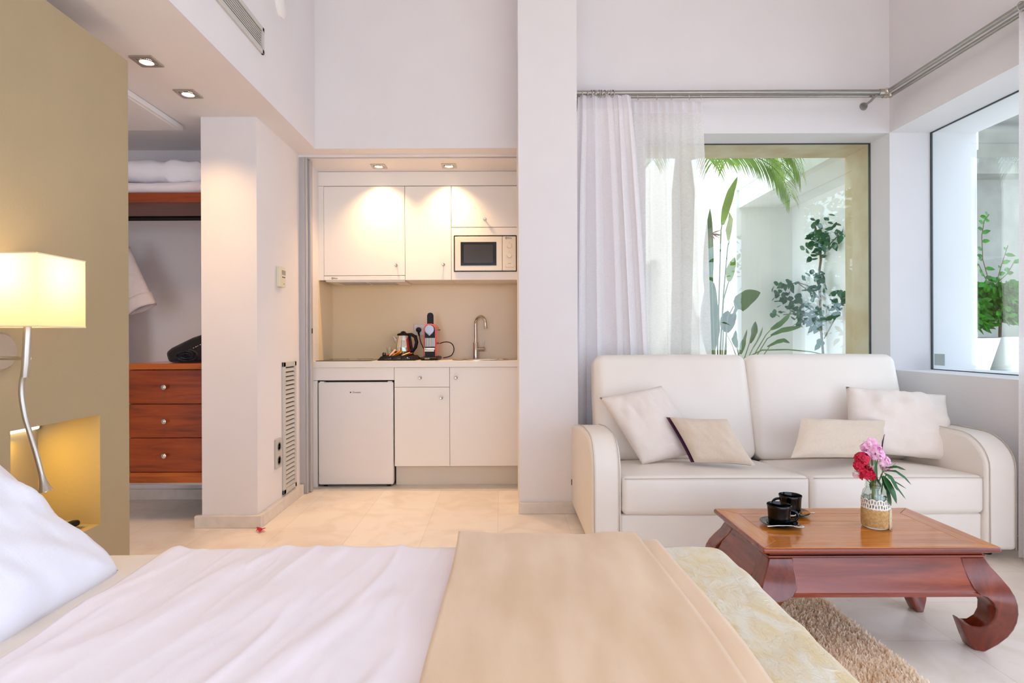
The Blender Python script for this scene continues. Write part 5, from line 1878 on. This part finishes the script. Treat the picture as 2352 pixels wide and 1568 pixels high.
for stalk, bl, w in (
    ([b1, (1690, 830), (1704, 800)], [(1700, 815), (1706, 785), (1716, 758)], .03),
    ([b1, (1708, 830), (1728, 770)], [(1722, 790), (1730, 765), (1735, 740)], .036),
    ([b1, (1715, 830), (1735, 790)], [(1730, 800), (1742, 775), (1752, 752)], .03),
    ([b1, (1718, 840), (1760, 770), (1775, 755)], [(1770, 758), (1790, 745), (1808, 728), (1820, 712)], .035),
    ([b1, (1725, 840), (1762, 780), (1785, 766)], [(1770, 772), (1795, 760), (1818, 756), (1842, 752)], .024),
    ([b1, (1730, 850), (1770, 795)], [(1762, 798), (1785, 786), (1800, 783), (1814, 790)], .02),
    ([b1, (1705, 850), (1696, 815), (1690, 790)], [(1692, 800), (1686, 780), (1690, 760)], .024),
):
    strel_leaf(o, stalk, bl, w, leaf_mid, rnd.uniform(-.05, .1), (.3, -.4, .85), .3, .006)
strel_leaf(o, [b1, (1700, 830), (1750, 806), (1810, 805), (1860, 810), (1900, 818)], None, 0, dy=.1)
strel_leaf(o, [b1, (1698, 840), (1680, 790), (1670, 772)], None, 0, dy=.1, r=.005)

# climber on the courtyard side wall
o = thing('wall_climber', 'leafy climber trained up the courtyard side wall', 'climbing plant', (3.1, 5.7, 0))
def cw(px, py):
    return at(px, py, min(6.32, 3.12 * F / (px - CX)))
stems = [[(1895, 1000), (1893, 850), (1886, 760), (1884, 690), (1880, 640), (1886, 600), (1884, 560), (1870, 515)], [(1884, 690), (1860, 660), (1830, 650)], [(1884, 740), (1850, 700), (1820, 695), (1795, 685)],
         [(1890, 770), (1850, 720), (1800, 725)], [(1885, 600), (1910, 560), (1935, 535)], [(1893, 780), (1915, 740), (1935, 690)], [(1884, 690), (1830, 650), (1795, 665)], [(1870, 720), (1840, 730), (1815, 715)]]
st = MB()
lf = MB()
for s_ in stems:
    P_ = [cw(a, b) for a, b in s_]
    st.tube(P_, [.011 if s_ is stems[0] else .005] * len(P_), 6)
clusters = [(1875, 515, 10, 4), (1905, 533, 24, 16), (1935, 530, 14, 8), (1880, 570, 24, 18), (1905, 562, 14, 12), (1870, 560, 16, 8), (1886, 590, 14, 8), (1878, 630, 16, 9), (1895, 640, 14, 8), (1865, 670, 14, 8), (1885, 660, 14, 8), (1820, 655, 20, 10), (1800, 672, 18, 12), (1830, 690, 22, 14),
            (1815, 700, 16, 8), (1855, 710, 20, 14), (1880, 715, 16, 12), (1835, 718, 16, 8), (1800, 725, 16, 8), (1880, 745, 16, 10), (1860, 735, 14, 6), (1890, 735, 12, 6), (1930, 700, 18, 10), (1940, 680, 14, 6), (1840, 745, 12, 4), (1925, 720, 14, 6), (1893, 790, 8, 3)]
for (a, b, sp, n) in clusters:
    for _ in range(n):
        p = cw(a + rnd.gauss(0, sp * .5), b + rnd.gauss(0, sp * .5)) + Vector((-rnd.uniform(0, .08), -rnd.uniform(0, .06), 0))
        d = Vector((-rnd.uniform(.0, .7), -rnd.uniform(0, .7), rnd.uniform(-.9, .5))) + Vector((rnd.uniform(-.6, .6), rnd.uniform(-.5, .5), 0))
        leaf(lf, p, d, rnd.uniform(.06, .085), rnd.uniform(.045, .06), up=(.6, .6, .6))
st.build('stem', twig_m, o, smooth=60)
lf.build('foliage', leaf_dark, o, smooth=180)

# ------------------------------------------------------------------ daylight
w = bpy.data.worlds.new('daylight')
SC.world = w
w.use_nodes = True
bg = w.node_tree.nodes['Background']
bg.inputs[0].default_value = (.70, .80, 1.0, 1)
bg.inputs[1].default_value = 4.0
sun = bpy.data.lights.new('sun', 'SUN')
sun.energy = 11.0
sun.angle = .02
sun.color = (1, .97, .93)
so = bpy.data.objects.new('sun', sun)
C.objects.link(so)
so.rotation_euler = Vector((.0, .45, -.89)).to_track_quat('-Z', 'Y').to_euler()

SC.view_settings.view_transform = 'Standard'
SC.view_settings.look = 'None'
SC.view_settings.gamma = 1
SC.view_settings.exposure = -0.19
SC.view_settings.use_curve_mapping = False
try:
    SC.cycles.use_denoising = True
    SC.cycles.max_bounces = 12
    SC.cycles.diffuse_bounces = 9
    SC.cycles.transparent_max_bounces = 24
    SC.cycles.caustics_reflective = False
    SC.cycles.caustics_refractive = False
except Exception:
    pass
